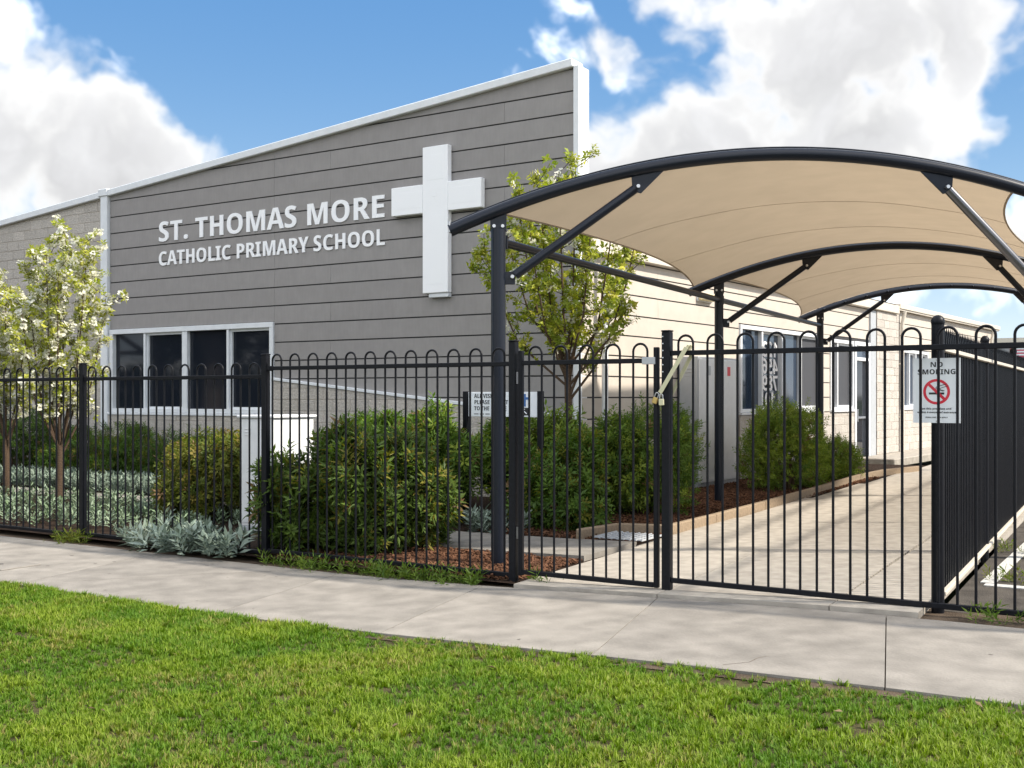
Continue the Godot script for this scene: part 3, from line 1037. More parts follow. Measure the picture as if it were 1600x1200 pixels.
func fences() -> void:
	var black: Material = M.fence_black
	var f := thing("loop_top_fence", Vector3(0, 0, FENCE_Z), "black steel loop-top fence stepping up along the garden bed", "fence")
	var px := [-18.97, -16.16, -13.35, -10.54, -7.73, -4.85]
	var rails := [1.72, 1.72, 1.75, 1.75, 1.83]
	var lows := [0.0, 0.0, 0.0, 0.01, 0.035]
	var tops := [1.9, 1.9, 1.93, 1.93, 1.975, 2.03]
	for i in px.size():
		var p := obj("post", post_mesh(tops[i]), black, f, Transform3D(Basis.IDENTITY, Vector3(px[i], 0, 0)))
		if i == 4:
			var cl := mb()
			cbox(cl, Vector3(0.05, 1.83, 0), Vector3(0.05, 0.05, 0.05), 0.006)
			cbox(cl, Vector3(-0.045, 1.75, 0), Vector3(0.04, 0.05, 0.05), 0.006)
			obj("rail_bracket", cl, black, p)
		if i < 5:
			fence_run(f, px[i] + 0.034, px[i + 1] - 0.034, rails[i], lows[i], 0.0)
	# pedestrian gate
	var g := thing("pedestrian_gate", Vector3(-4.775, 0, FENCE_Z), "narrow black loop-top gate leaf with five loops, padlocked at its free side", "gate")
	var st := mb()
	bx(st, -0.02, 0.02, 0.04, 1.94, -0.02, 0.02, 0.005)
	obj("stile", st, black, g)
	st = mb()
	bx(st, 1.225, 1.265, 0.05, 1.94, -0.02, 0.02, 0.005)
	obj("stile", st, black, g)
	fence_run(g, 0.02, 1.225, 1.835, 0.07, 0.0)
	for hy in [0.35, 1.66]:
		st = mb()
		tube(st, [Vector3(-0.03, hy, 0.012), Vector3(-0.03, hy + 0.1, 0.012)], 0.014, 8)
		obj("hinge", st, M.shiny_steel, g)
	st = mb()
	bx(st, 1.13, 1.245, 1.805, 1.862, 0.021, 0.03, 0.004)
	obj("latch_plate", st, M.cabinet_grey, g)
	# wide gate
	var w := thing("wide_gate", Vector3(-3.44, 0, FENCE_Z), "wide black loop-top gate with a taller end post standing across the entry path", "gate")
	var gp := obj("end_post", post_mesh(2.07, 0.07), black, w)
	for k in 6:
		var rv := mb()
		ball(rv, Vector3(-0.022, 2.02 - k * 0.055, 0.036), Vector3(0.006, 0.006, 0.003), 6, 4)
		obj("rivet", rv, M.sign_white, gp)
	st = mb()
	bx(st, 3.86, 3.93, 0.08, 2.03, -0.035, 0.035, 0.006)
	obj("end_post", st, black, w)
	fence_run(w, 0.035, 3.86, 1.89, 0.12, 0.0)
	# strap and padlocks that hold the two gates together
	var s := thing("tie_strap", Vector3(-3.46, 1.6, FENCE_Z + 0.05), "pale webbing strap tied round the gate rail and end post", "strap")
	st = mb()
	var sa := Vector3(-0.02, -0.02, 0.0)
	var sb := Vector3(0.2, 0.33, 0.0)
	var dirn := (sb - sa).normalized()
	cbox(st, (sa + sb) / 2, Vector3((sb - sa).length(), 0.034, 0.004), 0.001, Basis(Vector3.BACK, atan2(dirn.y, dirn.x)))
	obj("webbing", st, M.strap, s)
	st = mb()
	cbox(st, (sa + sb) / 2 + Vector3(0.03, -0.03, -0.1), Vector3((sb - sa).length() * 0.95, 0.03, 0.004), 0.001, Basis(Vector3.BACK, atan2(dirn.y, dirn.x) + 0.06))
	cbox(st, sb + Vector3(0.0, 0.0, -0.05), Vector3(0.05, 0.012, 0.1), 0.002, Basis(Vector3.BACK, atan2(dirn.y, dirn.x)))
	obj("webbing_return", st, M.strap, s)
	for k in 2:
		var p := thing("padlock", Vector3(-3.515 + k * 0.045, 1.545 - k * 0.012, FENCE_Z + 0.045), ["brass padlock hanging tilted from the gate strap", "square pale padlock hanging against the gate end post"][k], "padlock", "", 0.0)
		p.rotation.z = [-0.35, 0.05][k]
		st = mb()
		bx(st, -0.021, 0.021, -0.05, 0.0, -0.01, 0.01, 0.004)
		obj("body", st, [M.brass, M.strap][k], p)
		st = mb()
		var q := []
		for i in 9:
			var a := PI - PI * i / 8.0
			q.append(Vector3(cos(a) * 0.014, 0.025 + sin(a) * 0.014, 0))
		tube(st, [Vector3(-0.014, -0.004, 0)] + q + [Vector3(0.014, -0.004, 0)], 0.0042, 6)
		obj("shackle", st, M.bolt, p)
	# side fence with pointed pickets
	var sf := thing("spear_top_fence", Vector3(-1.46, 0, -7.99), "tall black fence of pointed pickets running back beside the car park", "fence", "", deg_to_rad(2.2))
	var length := 23.0
	st = mb()
	bx(st, 0.014, 0.05, 1.865, 1.895, -length, -0.03, 0.004)
	obj("top_rail", st, M.cream_metal, sf)
	st = mb()
	bx(st, 0.014, 0.05, 0.165, 0.195, -length, -0.03, 0.004)
	obj("bottom_rail", st, M.cream_metal, sf)
	st = mb()
	bx(st, -0.0125, 0.0125, 0.12, 1.97, -0.0125, 0.0125, 0.002)
	var tip := Vector3(0, 2.06, 0)
	var cs := [Vector3(-0.0125, 1.97, -0.0125), Vector3(0.0125, 1.97, -0.0125), Vector3(0.0125, 1.97, 0.0125), Vector3(-0.0125, 1.97, 0.0125)]
	for i in 4:
		var a: Vector3 = cs[i]
		var b: Vector3 = cs[(i + 1) % 4]
		tri(st, a, b, tip, ((a + b) / 2 - Vector3(0, 1.97, 0)).normalized())
	var pk := st.commit()
	var z := -0.12
	var count := 0
	while z > -length:
		if absf(fposmod(-z, 2.85)) > 0.07:
			obj("picket", pk, black, sf, Transform3D(Basis.IDENTITY, Vector3(0, 0, z)))
		z -= 0.098
		count += 1
	for k in 9:
		st = mb()
		tube(st, [Vector3(0, -0.2, 0), Vector3(0, 2.07, 0)], 0.043 if k == 0 else 0.035, 14)
		ball(st, Vector3(0, 2.07, 0), Vector3(0.047, 0.05, 0.047) if k == 0 else Vector3(0.04, 0.045, 0.04), 14, 8)
		obj("post", st, black, sf, Transform3D(Basis.IDENTITY, Vector3(0, 0, -2.85 * k)))


# ---------------------------------------------------------------- canopy
func arch_y(s: float) -> float:
	return 3.79 - 0.0715 * (s - 2.68) * (s - 2.68)


func canopy() -> void:
	var c := thing("shade_canopy", Vector3(-5.41, 0, -8.51), "beige fabric shade canopy on dark curved steel arches over the entry path", "canopy")
	var steel: Material = M.canopy_steel
	var base := [Vector3.ZERO, Vector3(-0.47, 0.0, -6.84), Vector3(-0.92, 0.02, -13.69)]
	var u := Vector3(cos(deg_to_rad(ARCH_ANGLE)), 0, -sin(deg_to_rad(ARCH_ANGLE)))
	var across := Basis(u, Vector3.UP, u.cross(Vector3.UP))
	for i in 3:
		var o: Vector3 = base[i]
		var pts := []
		for k in 41:
			var s := lerpf(-0.45, 5.78, k / 40.0)
			pts.append(o + u * s + Vector3(0, arch_y(s), 0))
		var st := mb()
		tube(st, pts, 0.058, 16)
		var ar := obj("arch", st, steel, c)
		# thin keder track along the top
		st = mb()
		var tr := []
		for k in 41:
			tr.append(pts[k] + Vector3(0, 0.064, 0))
		tube(st, tr, 0.009, 6)
		obj("fabric_track", st, steel, ar)
		st = mb()
		cbox(st, pts[0] + Vector3(0, 0.03, 0.0), Vector3(0.012, 0.1, 0.08), 0.003, across)
		obj("end_plate", st, M.bolt, ar)
		for side in 2:
			var sp: float = [0.0, 5.03][side]
			var sgn: float = [1.0, -1.0][side]
			var foot := o + u * sp
			st = mb()
			tube(st, [foot + Vector3(0, -0.15, 0), foot + Vector3(0, 3.1, 0)], 0.07, 8)
			cbox(st, foot + Vector3(0, 3.18, 0), Vector3(0.15, 0.2, 0.016), 0.004, across)
			var p := obj("post", st, steel, c)
			st = mb()
			for q in [-0.04, 0.04]:
				tube(st, [foot + u * q + Vector3(0, 3.13, 0) + across.z * -0.03, foot + u * q + Vector3(0, 3.13, 0) + across.z * 0.03], 0.016, 8)
			obj("bolt", st, M.bolt, p)
			# strut from post to arch
			var lo := foot + u * (0.13 * sgn) + Vector3(0, 2.66, 0)
			var js: float = [1.29, 4.13][side]
			var hi := o + u * js + Vector3(0, arch_y(js) - 0.16, 0)
			var ax := (hi - lo).normalized()
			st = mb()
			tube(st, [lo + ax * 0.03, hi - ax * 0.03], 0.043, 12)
			var strut := obj("strut", st, M.shiny_steel if side == 1 and i == 0 else steel, c)  # this strut alone gets paler steel, its sunlit shine put into the colour
			st = mb()
			cbox(st, foot + u * (0.09 * sgn) + Vector3(0, 2.65, 0), Vector3(0.13, 0.12, 0.014), 0.004, across)
			obj("pivot_plate", st, steel, strut)
			st = mb()
			var up2 := o + u * (js + 0.12 * sgn) + Vector3(0, arch_y(js + 0.12 * sgn) - 0.05, 0)
			var pa := hi - Vector3(0, 0.04, 0)
			var far2 := o + u * (js + 0.27 * sgn) + Vector3(0, arch_y(js + 0.27 * sgn) - 0.03, 0)
			var near2 := o + u * (js - 0.06 * sgn) + Vector3(0, arch_y(js - 0.06 * sgn) - 0.03, 0)
			var pl := []
			for q in [pa - u * (0.05 * sgn), pa + u * (0.03 * sgn) - Vector3(0, 0.02, 0), far2, near2]:
				pl.append(Vector2((q - o).dot(u), q.y))
			var flat := mb()
			prism(flat, pl, -0.008, 0.008)
			var pm := flat.commit()
			st.append_from(pm, 0, Transform3D(across, o))
			obj("pivot_plate", st, steel, strut)
			st = mb()
			for e in [lo, hi]:
				st = mb()
				tube(st, [e - across.z * 0.052, e + across.z * 0.052], 0.017, 10)
				obj("pivot_bolt", st, M.bolt, strut)
			if i < 2:
				var nx: Vector3 = base[i + 1] + u * sp
				var dd := (nx - foot).normalized()
				st = mb()
				tube(st, [foot + dd * 0.1 + Vector3(0, 2.99, 0), nx - dd * 0.07 + Vector3(0, 2.99, 0)], 0.042, 12)
				var be := obj("beam", st, steel, c)
				st = mb()
				cbox(st, foot + dd * 0.085 + Vector3(0, 2.99, 0), Vector3(0.02, 0.13, 0.1), 0.004, Basis(Vector3.UP, PI / 2 + 0.07))
				obj("beam_plate", st, steel, be)
	# fabric, one sheet per bay, pulled in along its free edges
	for i in 2:
		var st := mb()
		var nu := 40
		var nv := 22
		var grid := []
		for v in nv + 1:
			var row := []
			var t := v / float(nv)
			var o: Vector3 = base[i].lerp(base[i + 1], t)
			var dip := 4.0 * t * (1.0 - t)
			var s0 := lerpf(0.0, -0.36, t) + 0.36 * dip
			var s1 := lerpf(4.75 if i == 0 else 5.5, 5.6, t) - 0.55 * dip
			for k in nu + 1:
				var w := k / float(nu)
				var s := lerpf(s0, s1, w)
				var fall := 0.10 * dip + 0.012 * dip * sin(w * 23.0 + t * 7.0) * absf(w - 0.5)
				row.append(o + u * s + Vector3(0, arch_y(s) + (lerpf(-0.02, 0.055, t) if i == 0 else 0.055) - fall, 0) - (across.z * 0.0))
			grid.append(row)
		# keep the sheet off the tubes: hangs just behind the first and just before the next arch
		var dz: Vector3 = (base[i + 1] - base[i]).normalized()
		for v in nv + 1:
			var t := v / float(nv)
			for k in nu + 1:
				grid[v][k] += dz * lerpf(0.062, -0.062 if i == 0 else -0.15, t)
		var nr := []
		for v in nv + 1:
			var row := []
			for k in nu + 1:
				var dx: Vector3 = grid[v][mini(k + 1, nu)] - grid[v][maxi(k - 1, 0)]
				var dv: Vector3 = grid[mini(v + 1, nv)][k] - grid[maxi(v - 1, 0)][k]
				row.append(dx.cross(dv).normalized() * (1.0 if dx.cross(dv).y > 0 else -1.0))
			nr.append(row)
		for v in nv:
			for k in nu:
				tri3(st, grid[v][k], grid[v][k + 1], grid[v + 1][k + 1], nr[v][k], nr[v][k + 1], nr[v + 1][k + 1])
				tri3(st, grid[v][k], grid[v + 1][k + 1], grid[v + 1][k], nr[v][k], nr[v + 1][k + 1], nr[v + 1][k])
		var fb := obj("fabric", st, M.fabric, c)
		# hems along the free edges, seams across the panel widths
		for e in [0, nu]:
			st = mb()
			var hem := []
			for v in nv + 1:
				hem.append(grid[v][e])
			tube(st, hem, 0.011, 6)
			obj("hem", st, M.fabric, fb)
		for q in [0.33, 0.66]:
			st = mb()
			var seam := []
			var vv := int(q * nv)
			for k in nu + 1:
				seam.append(grid[vv][k] - Vector3(0, 0.003, 0))
			tube(st, seam, 0.002, 4)
			obj("seam", st, M.fabric, fb)
		if i == 1:
			# short ties that lace the sheet to the last arch
			for k in 13:
				var s := 0.1 + k * 0.43
				st = mb()
				var top: Vector3 = base[2] + u * s + Vector3(0, arch_y(s) + 0.02, 0)
				tube(st, [top, top - dz * 0.17 + Vector3(0, -0.03, 0)], 0.016, 6)
				obj("tie", st, steel, fb)


# ---------------------------------------------------------------- signs, cabinets, light, far building
func put_text(parent: Node, line: String, cap: float, at: Vector3, m: Material, left := false, wide := 1.0) -> void:
	var t := text(line, cap, 0.002)
	if left:
		t.horizontal_alignment = HORIZONTAL_ALIGNMENT_LEFT
	var o := obj("print", t, m, parent)
	o.transform = Transform3D(Basis.from_scale(Vector3(wide, 1, 1)), at)


func furniture() -> void:
	var st := mb()
	# no smoking sign
	var s := thing("no_smoking_sign", Vector3(-1.456, 1.37, -7.925), "white no smoking sign with a red barred circle behind the gate pickets", "sign")
	bx(st, -0.155, 0.155, 0.0, 0.447, -0.002, 0.002)
	obj("plate", st, M.sign_white, s)
	put_text(s, "NO", 0.034, Vector3(0, 0.402, 0.003), M.print_black, false, 1.2)
	put_text(s, "SMOKING", 0.034, Vector3(0, 0.352, 0.003), M.print_black, false, 1.12)
	st = mb()
	var cc := Vector3(0, 0.215, 0.0032)
	for k in 40:
		var a := TAU * k / 40.0
		var b := TAU * (k + 1) / 40.0
		quad(st, cc + Vector3(cos(a), sin(a), 0) * 0.088, cc + Vector3(cos(b), sin(b), 0) * 0.088, cc + Vector3(cos(b), sin(b), 0) * 0.07, cc + Vector3(cos(a), sin(a), 0) * 0.07, Vector3.BACK)
	obj("red_ring", st, M.print_red, s)
	st = mb()
	cbox(st, cc + Vector3(0, 0, 0.0006), Vector3(0.15, 0.019, 0.0004), 0.0, Basis(Vector3.BACK, -PI / 4))
	obj("red_bar", st, M.print_red, s)
	st = mb()
	cbox(st, cc + Vector3(0.0, -0.012, 0.0), Vector3(0.1, 0.014, 0.0004))
	obj("cigarette", st, M.print_black, s)
	st = mb()
	var smoke := []
	for k in 15:
		var a := k / 14.0
		smoke.append(cc + Vector3(0.045 - 0.05 * sin(a * 3.6), 0.004 + 0.05 * a, 0.0))
	tube(st, smoke, 0.0022, 4)
	smoke = []
	for k in 13:
		var a := k / 12.0
		smoke.append(cc + Vector3(0.052 - 0.03 * sin(a * 4.2), 0.006 + 0.036 * a, 0.0))
	tube(st, smoke, 0.0018, 4)
	obj("smoke", st, M.print_black, s)
	put_text(s, "on this premises and", 0.0125, Vector3(0, 0.098, 0.003), M.print_black, false, 1.1)
	put_text(s, "within 4 metres of entrance", 0.0125, Vector3(0, 0.073, 0.003), M.print_black, false, 1.08)
	put_text(s, "PENALTIES MAY APPLY", 0.008, Vector3(0, 0.038, 0.003), M.print_black, false, 1.2)
	st = mb()
	for y in [0.012, 0.436]:
		ball(st, Vector3(0, y, 0.003), Vector3(0.006, 0.006, 0.003), 8, 4)
	obj("screw", st, M.bolt, s)
	# visitor sign on two posts
	var v := thing("visitor_sign", Vector3(-7.26, 0, -11.5), "white visitor notice between two black posts among the shrubs", "sign")
	for x in [-0.54, 0.56]:
		st = mb()
		bx(st, x - 0.033, x + 0.033, -0.1, 1.62, -0.033, 0.033, 0.006)
		obj("post", st, M.fence_black, v)
	st = mb()
	bx(st, -0.5, 0.52, 1.3, 1.61, -0.01, 0.008, 0.003)
	obj("board", st, M.sign_white, v)
	var lines := ["ALL VISITORS", "PLEASE REPORT", "TO THE OFFICE"]
	for i in 3:
		put_text(v, lines[i], 0.05, Vector3(-0.41, 1.56 - i * 0.078, 0.01), M.print_black, true, 0.98)
	for i in 5:
		st = mb()
		bx(st, -0.41 + i * 0.085, -0.345 + i * 0.085, 1.328, 1.338, 0.008, 0.0095)
		obj("small_print", st, M.print_black, v)
	st = mb()
	bx(st, 0.325, 0.355, 1.43, 1.585, 0.008, 0.011)
	bx(st, 0.28, 0.325, 1.515, 1.545, 0.008, 0.011)
	bx(st, 0.355, 0.4, 1.515, 1.545, 0.008, 0.011)
	obj("emblem", st, M.print_blue, v)
	st = mb()
	bx(st, 0.27, 0.4, 1.32, 1.415, 0.008, 0.011)
	var box := obj("arrow_panel", st, M.print_black, v)
	st = mb()
	tube(st, [Vector3(0.37, 1.338, 0.0125), Vector3(0.305, 1.395, 0.0125)], 0.007, 6)
	tube(st, [Vector3(0.345, 1.396, 0.0125), Vector3(0.303, 1.397, 0.0125), Vector3(0.303, 1.36, 0.0125)], 0.007, 6)
	obj("arrow", st, M.sign_white, box)
	# free-standing white cabinet behind the fence
	var k := thing("service_cabinet", Vector3(-9.19, -0.02, -9.55), "free-standing white metal service cabinet behind the fence", "cabinet")
	st = mb()
	bx(st, -0.26, 0.26, 0.06, 1.32, -0.35, 0.35, 0.008)
	obj("body", st, M.cabinet_white, k)
	st = mb()
	bx(st, -0.29, 0.29, 1.322, 1.355, -0.38, 0.38, 0.008)
	obj("lid", st, M.cabinet_white, k)
	st = mb()
	bx(st, -0.27, 0.27, 0.0, 0.058, -0.36, 0.36, 0.005)
	obj("plinth", st, M.cabinet_grey, k)
	st = mb()
	bx(st, -0.23, 0.23, 0.1, 1.29, 0.351, 0.358, 0.003)
	var kd := obj("door", st, M.cabinet_white, k)
	for i in 3:
		st = mb()
		bx(st, -0.17, -0.07, 1.12 + i * 0.035, 1.132 + i * 0.035, 0.356, 0.366, 0.003)
		bx(st, 0.08, 0.18, 1.12 + i * 0.035, 1.132 + i * 0.035, 0.356, 0.366, 0.003)
		obj("vent", st, M.cabinet_white, kd)
	# tall cabinet against the side wall
	var a := deg_to_rad(4.4)
	var out := Vector3(cos(a), 0, sin(a))
	var al := Vector3(sin(a), 0, -cos(a))
	var w := thing("wall_cabinet", Vector3(-7.66, 0.0, WALL_Z) + al * 3.85 + out * 0.22, "tall white double-door cabinet standing against the cream side wall", "cabinet", "", PI / 2 - a)
	st = mb()
	bx(st, -0.8, 0.8, 0.0, 2.24, -0.19, 0.19, 0.01)
	obj("body", st, M.cabinet_grey, w)
	for i in 2:
		st = mb()
		var x0 := -0.785 + i * 0.79
		bx(st, x0, x0 + 0.775, 0.08, 2.2, 0.191, 0.215, 0.006)
		var dr := obj("door", st, M.cabinet_white, w)
		st = mb()
		bx(st, x0 + 0.3, x0 + 0.42, 1.92, 2.08, 0.216, 0.219)
		obj("notice", st, [M.cabinet_grey, M.red_label][i], dr)
		st = mb()
		bx(st, x0 + (0.7 if i == 0 else 0.05), x0 + (0.73 if i == 0 else 0.08), 1.0, 1.16, 0.216, 0.235, 0.004)
		obj("handle", st, M.bolt, dr)
	for i in 3:
		st = mb()
		bx(st, -0.806, -0.8, 1.9 + i * 0.06, 1.925 + i * 0.06, -0.06, 0.1, 0.002)
		obj("vent", st, M.cabinet_grey, w)
	# bulkhead light on the side wall
	var l := thing("wall_light", Vector3(-7.66, 3.33, WALL_Z) + al * 4.1 + out * 0.002, "cream bulkhead light fitting high on the side wall", "light fitting", "", PI / 2 - a)
	st = mb()
	bx(st, -0.3, 0.3, -0.08, 0.08, 0.0, 0.03, 0.01)
	obj("base", st, M.white_metal, l)
	st = mb()
	bx(st, -0.28, 0.28, -0.065, 0.065, 0.031, 0.11, 0.02)
	obj("cover", st, M.lamp_cream, l)
	# far building beyond the car park
	var fb := thing("distant_shed", Vector3(-4.0, 0, -80), "distant grey shed with a red and white sign", "building")
	st = mb()
	bx(st, -7.0, 16, -0.2, 5.2, -10, 0)
	obj("wall", st, M.far_wall, fb)
	st = mb()
	bx(st, -7.4, 16.4, 5.2, 5.5, -10.3, 0.4)
	obj("roof_edge", st, M.cream_metal, fb)
	st = mb()
	bx(st, -6.0, -3.8, 4.2, 5.1, 0.02, 0.1)
	var fs := obj("sign_board", st, M.far_sign, fb)
	for i in 4:
		st = mb()
		bx(st, -5.8, -4.0, 4.32 + i * 0.2, 4.42 + i * 0.2, 0.101, 0.12)
		obj("stripe", st, M.sign_white, fs)


# ---------------------------------------------------------------- plants
func leaf(st: SurfaceTool, at: Vector3, along: Vector3, face_up: Vector3, length: float, width: float, shade: float, bend := 0.15) -> void:
	var f := along.normalized()
	var side := f.cross(face_up).normalized()
	var nrm := side.cross(f).normalized()
	if nrm.dot(face_up) < 0.0:
		nrm = -nrm
	var mid := at + f * length * 0.45 - nrm * length * bend * 0.3
	var tip := at + f * length - nrm * length * bend
	var l := mid + side * width * 0.5 + nrm * width * 0.16
	var r := mid - side * width * 0.5 + nrm * width * 0.16
	st.set_color(Color(shade, shade, shade))
	tri(st, at, l, tip, (nrm + side * 0.25).normalized())
	tri(st, at, tip, r, (nrm - side * 0.25).normalized())


func sprig(sd: int, n: int, stem: float, length: float, width: float, open: float) -> ArrayMesh:
	var g := RandomNumberGenerator.new()
	g.seed = sd
	var st := mb()
	for i in n:
		var t := (i + 0.6) / n
		var a := i * 2.399 + g.randf() * 0.6
		var o := Vector3(cos(a), 0, sin(a))
		var dirn := (o * open + Vector3.UP * (1.05 - open + 0.4 * t)).normalized()
		leaf(st, Vector3(0, stem * t, 0) + o * 0.004, dirn, (Vector3.UP * 0.8 + o * -0.3 + Vector3(g.randf() - 0.5, 0, g.randf() - 0.5) * 0.6).normalized(), length * g.randf_range(0.75, 1.15), width * g.randf_range(0.85, 1.15), g.randf_range(0.78, 1.12), g.randf_range(0.05, 0.3))
	return st.commit()


func turned(up: Vector3, spin: float, sc: float) -> Basis:
	var y := up.normalized()
	var x := y.cross(Vector3(0.31, 0.2, 0.93)).normalized()
	var z := x.cross(y)
	return Basis(x, y, z).rotated(y, spin).scaled(Vector3.ONE * sc)


func mix(a: Color, b: Color, t: float) -> Color:
	return a.lerp(b, t)


func ball_point() -> Vector3:
	while true:
		var p := Vector3(rng.randf_range(-1, 1), rng.randf_range(-1, 1), rng.randf_range(-1, 1))
		if p.length() < 1.0 and p.length() > 0.05:
			return p
	return Vector3.UP


# a shrub: lumps of leafy sprigs round a tangle of stems
func shrub(called: String, label: String, at: Vector3, size: Vector3, count: int, mesh: Mesh, c1: Color, c2: Color, c3: Color, group := "", lumps := 9, m: Material = null) -> Node3D:
	var o := thing(called, at, label, "shrub", group)
	var ls := []
	ls.append([Vector3(0, size.y * 0.42, 0), Vector3(size.x * 0.72, size.y * 0.46, size.z * 0.72)])
	for i in lumps * 2:
		var a := i * 2.399 + rng.randf() * 0.5
		var rr := rng.randf_range(0.35, 0.82)
		var q := Vector3(cos(a) * size.x * rr, size.y * rng.randf_range(0.2, 0.98 - rr * 0.45), sin(a) * size.z * rr)
		var k := rng.randf_range(0.16, 0.34)
		ls.append([q, Vector3(size.x * k, size.y * k * 0.8, size.z * k)])
	var xfs := []
	var cols := []
	var guard := 0
	while xfs.size() < count and guard < count * 6:
		guard += 1
		var l: Array = ls[rng.randi() % ls.size()]
		var d := ball_point().normalized()
		var depth: float = 1.0 - 0.45 * pow(rng.randf(), 2.2) + rng.randf_range(0.0, 0.07)
		if rng.randf() < 0.1:
			depth = rng.randf_range(1.05, 1.3)
		var p: Vector3 = l[0] + d * l[1] * depth
		if p.y < 0.03:
			continue
		var inside := false
		for q in ls:
			if q != l and ((p - q[0]) / q[1]).length() < 0.68:
				inside = true
				break
		if inside:
			continue
		var up := (d * 0.8 + Vector3.UP * 0.6 + ball_point() * 0.55)
		xfs.append(Transform3D(turned(up, rng.randf() * TAU, rng.randf_range(0.5, 1.35)), p))
		var c := mix(c1, c2, rng.randf())
		var roll := rng.randf()
		if roll < 0.14:
			c = c3
		elif roll > 0.975:
			c = Color(0.24, 0.15, 0.07)
		cols.append(c)
	scatter("foliage", mesh, m if m else M.leaf, xfs, cols, o)
	var st := mb()
	for i in 34:
		var a := rng.randf() * TAU
		var r := rng.randf_range(0.2, 0.95)
		var tipp := Vector3(cos(a) * size.x * r, size.y * rng.randf_range(0.35, 1.06 - r * 0.35), sin(a) * size.z * r)
		tube(st, [Vector3(cos(a) * 0.08, -0.05, sin(a) * 0.08), tipp * 0.5 + Vector3(0, 0.05, 0), tipp], 0.011, 5, 0.003)
	obj("stems", st, M.twig, o)
	return o


# an upright flowering tree
func pear(label: String, at: Vector3, fork: float, top: float, rad: Vector3, mid: float, leaders: int, leaf_n: int, flower_n: int, c1: Color, c2: Color, c3: Color, lean: Vector3) -> void:
	var o := thing("pear_tree", at, label, "tree")
	var st := mb()
	var tips := []
	var fk := Vector3(0, fork, 0) + lean * fork
	tube(st, [Vector3(0, -0.1, 0), lean * fork * 0.5 + Vector3(0.01, fork * 0.5, 0), fk], 0.06, 9, 0.045)
	for i in leaders:
		var a := i * 2.399 + 0.4
		var r := sqrt((i + 0.5) / leaders)
		var tg := Vector3(cos(a) * rad.x * r, 0, sin(a) * rad.z * r)
		var hh := mid + (top - mid) * sqrt(maxf(0.0, 1.0 - r * r)) * rng.randf_range(0.8, 1.0)
		var end := Vector3(tg.x, hh, tg.z) + lean * hh
		var start := fk.lerp(Vector3(0, fork * 0.7, 0), rng.randf())
		var c1p := start.lerp(end, 0.35) + Vector3(tg.x * 0.25, -0.05, tg.z * 0.25)
		var c2p := start.lerp(end, 0.7) + Vector3(tg.x * 0.16, 0.0, tg.z * 0.16)
		var line := [start, c1p, c2p, end]
		tube(st, line, 0.019, 6, 0.004)
		for j in 13:
			var t := 0.22 + 0.78 * j / 12.0
			var f := t * 3.0
			var q: int = mini(int(f), 2)
			var p: Vector3 = line[q].lerp(line[q + 1], f - q)
			tips.append(p)
			var b := rng.randf() * TAU
			var out := Vector3(cos(b), rng.randf_range(0.3, 1.1), sin(b)).normalized() * rng.randf_range(0.14, 0.38)
			if p.y + out.y < mid - rad.y:
				continue
			tube(st, [p, p + out * 0.5 + Vector3(0, -0.015, 0), p + out], 0.007, 4, 0.003)
			for k in 4:
				tips.append(p + out * (0.4 + 0.2 * k))
	obj("trunk", st, M.bark, o)
	var sm := sprig(5, 6, 0.055, 0.07, 0.042, 0.8)
	var xfs := []
	var cols := []
	while xfs.size() < leaf_n:
		var p: Vector3 = tips[rng.randi() % tips.size()] + ball_point() * 0.075
		if p.y < mid - rad.y * rng.randf_range(0.8, 1.1):
			continue
		xfs.append(Transform3D(turned(Vector3.UP * 0.5 + ball_point(), rng.randf() * TAU, rng.randf_range(0.6, 1.15)), p))
		cols.append(mix(c1, c2, rng.randf()) if rng.randf() > 0.25 else c3)
	scatter("crown", sm, M.leaf, xfs, cols, o)
	if flower_n:
		var fm := mb()
		for i in 6:
			var a := i * 2.4
			var c := Vector3(cos(a), 0.4 * (i % 3), sin(a)) * 0.024
			for k in 5:
				var b := TAU * k / 5.0
				leaf(fm, c, Vector3(cos(b), 0.25, sin(b)), Vector3.UP, 0.017, 0.016, 1.0, -0.1)
		var flower := fm.commit()
		xfs = []
		cols = []
		while xfs.size() < flower_n:
			var p: Vector3 = tips[rng.randi() % tips.size()] + ball_point() * 0.055
			if p.y < mid - rad.y * rng.randf_range(0.8, 1.1):
				continue
			xfs.append(Transform3D(turned(Vector3.UP * 0.6 + ball_point(), rng.randf() * TAU, rng.randf_range(1.0, 1.6)), p))
			cols.append(mix(Color(0.78, 0.76, 0.62), Color(0.86, 0.86, 0.8), rng.randf()))
		scatter("blossom", flower, M.blossom, xfs, cols, o)


func carpet(called: String, mesh: Mesh, m: Material, n: int, area: Callable, c1: Color, c2: Color, s0: float, s1: float, lean := 0.5, parent: Node = null) -> MultiMeshInstance3D:
	var xfs := []
	var cols := []
	for i in n:
		var p: Vector3 = area.call()
		xfs.append(Transform3D(turned(Vector3.UP + ball_point() * lean, rng.randf() * TAU, rng.randf_range(s0, s1)), p))
		cols.append(mix(c1, c2, rng.randf()))
	return scatter(called, mesh, m, xfs, cols, parent)


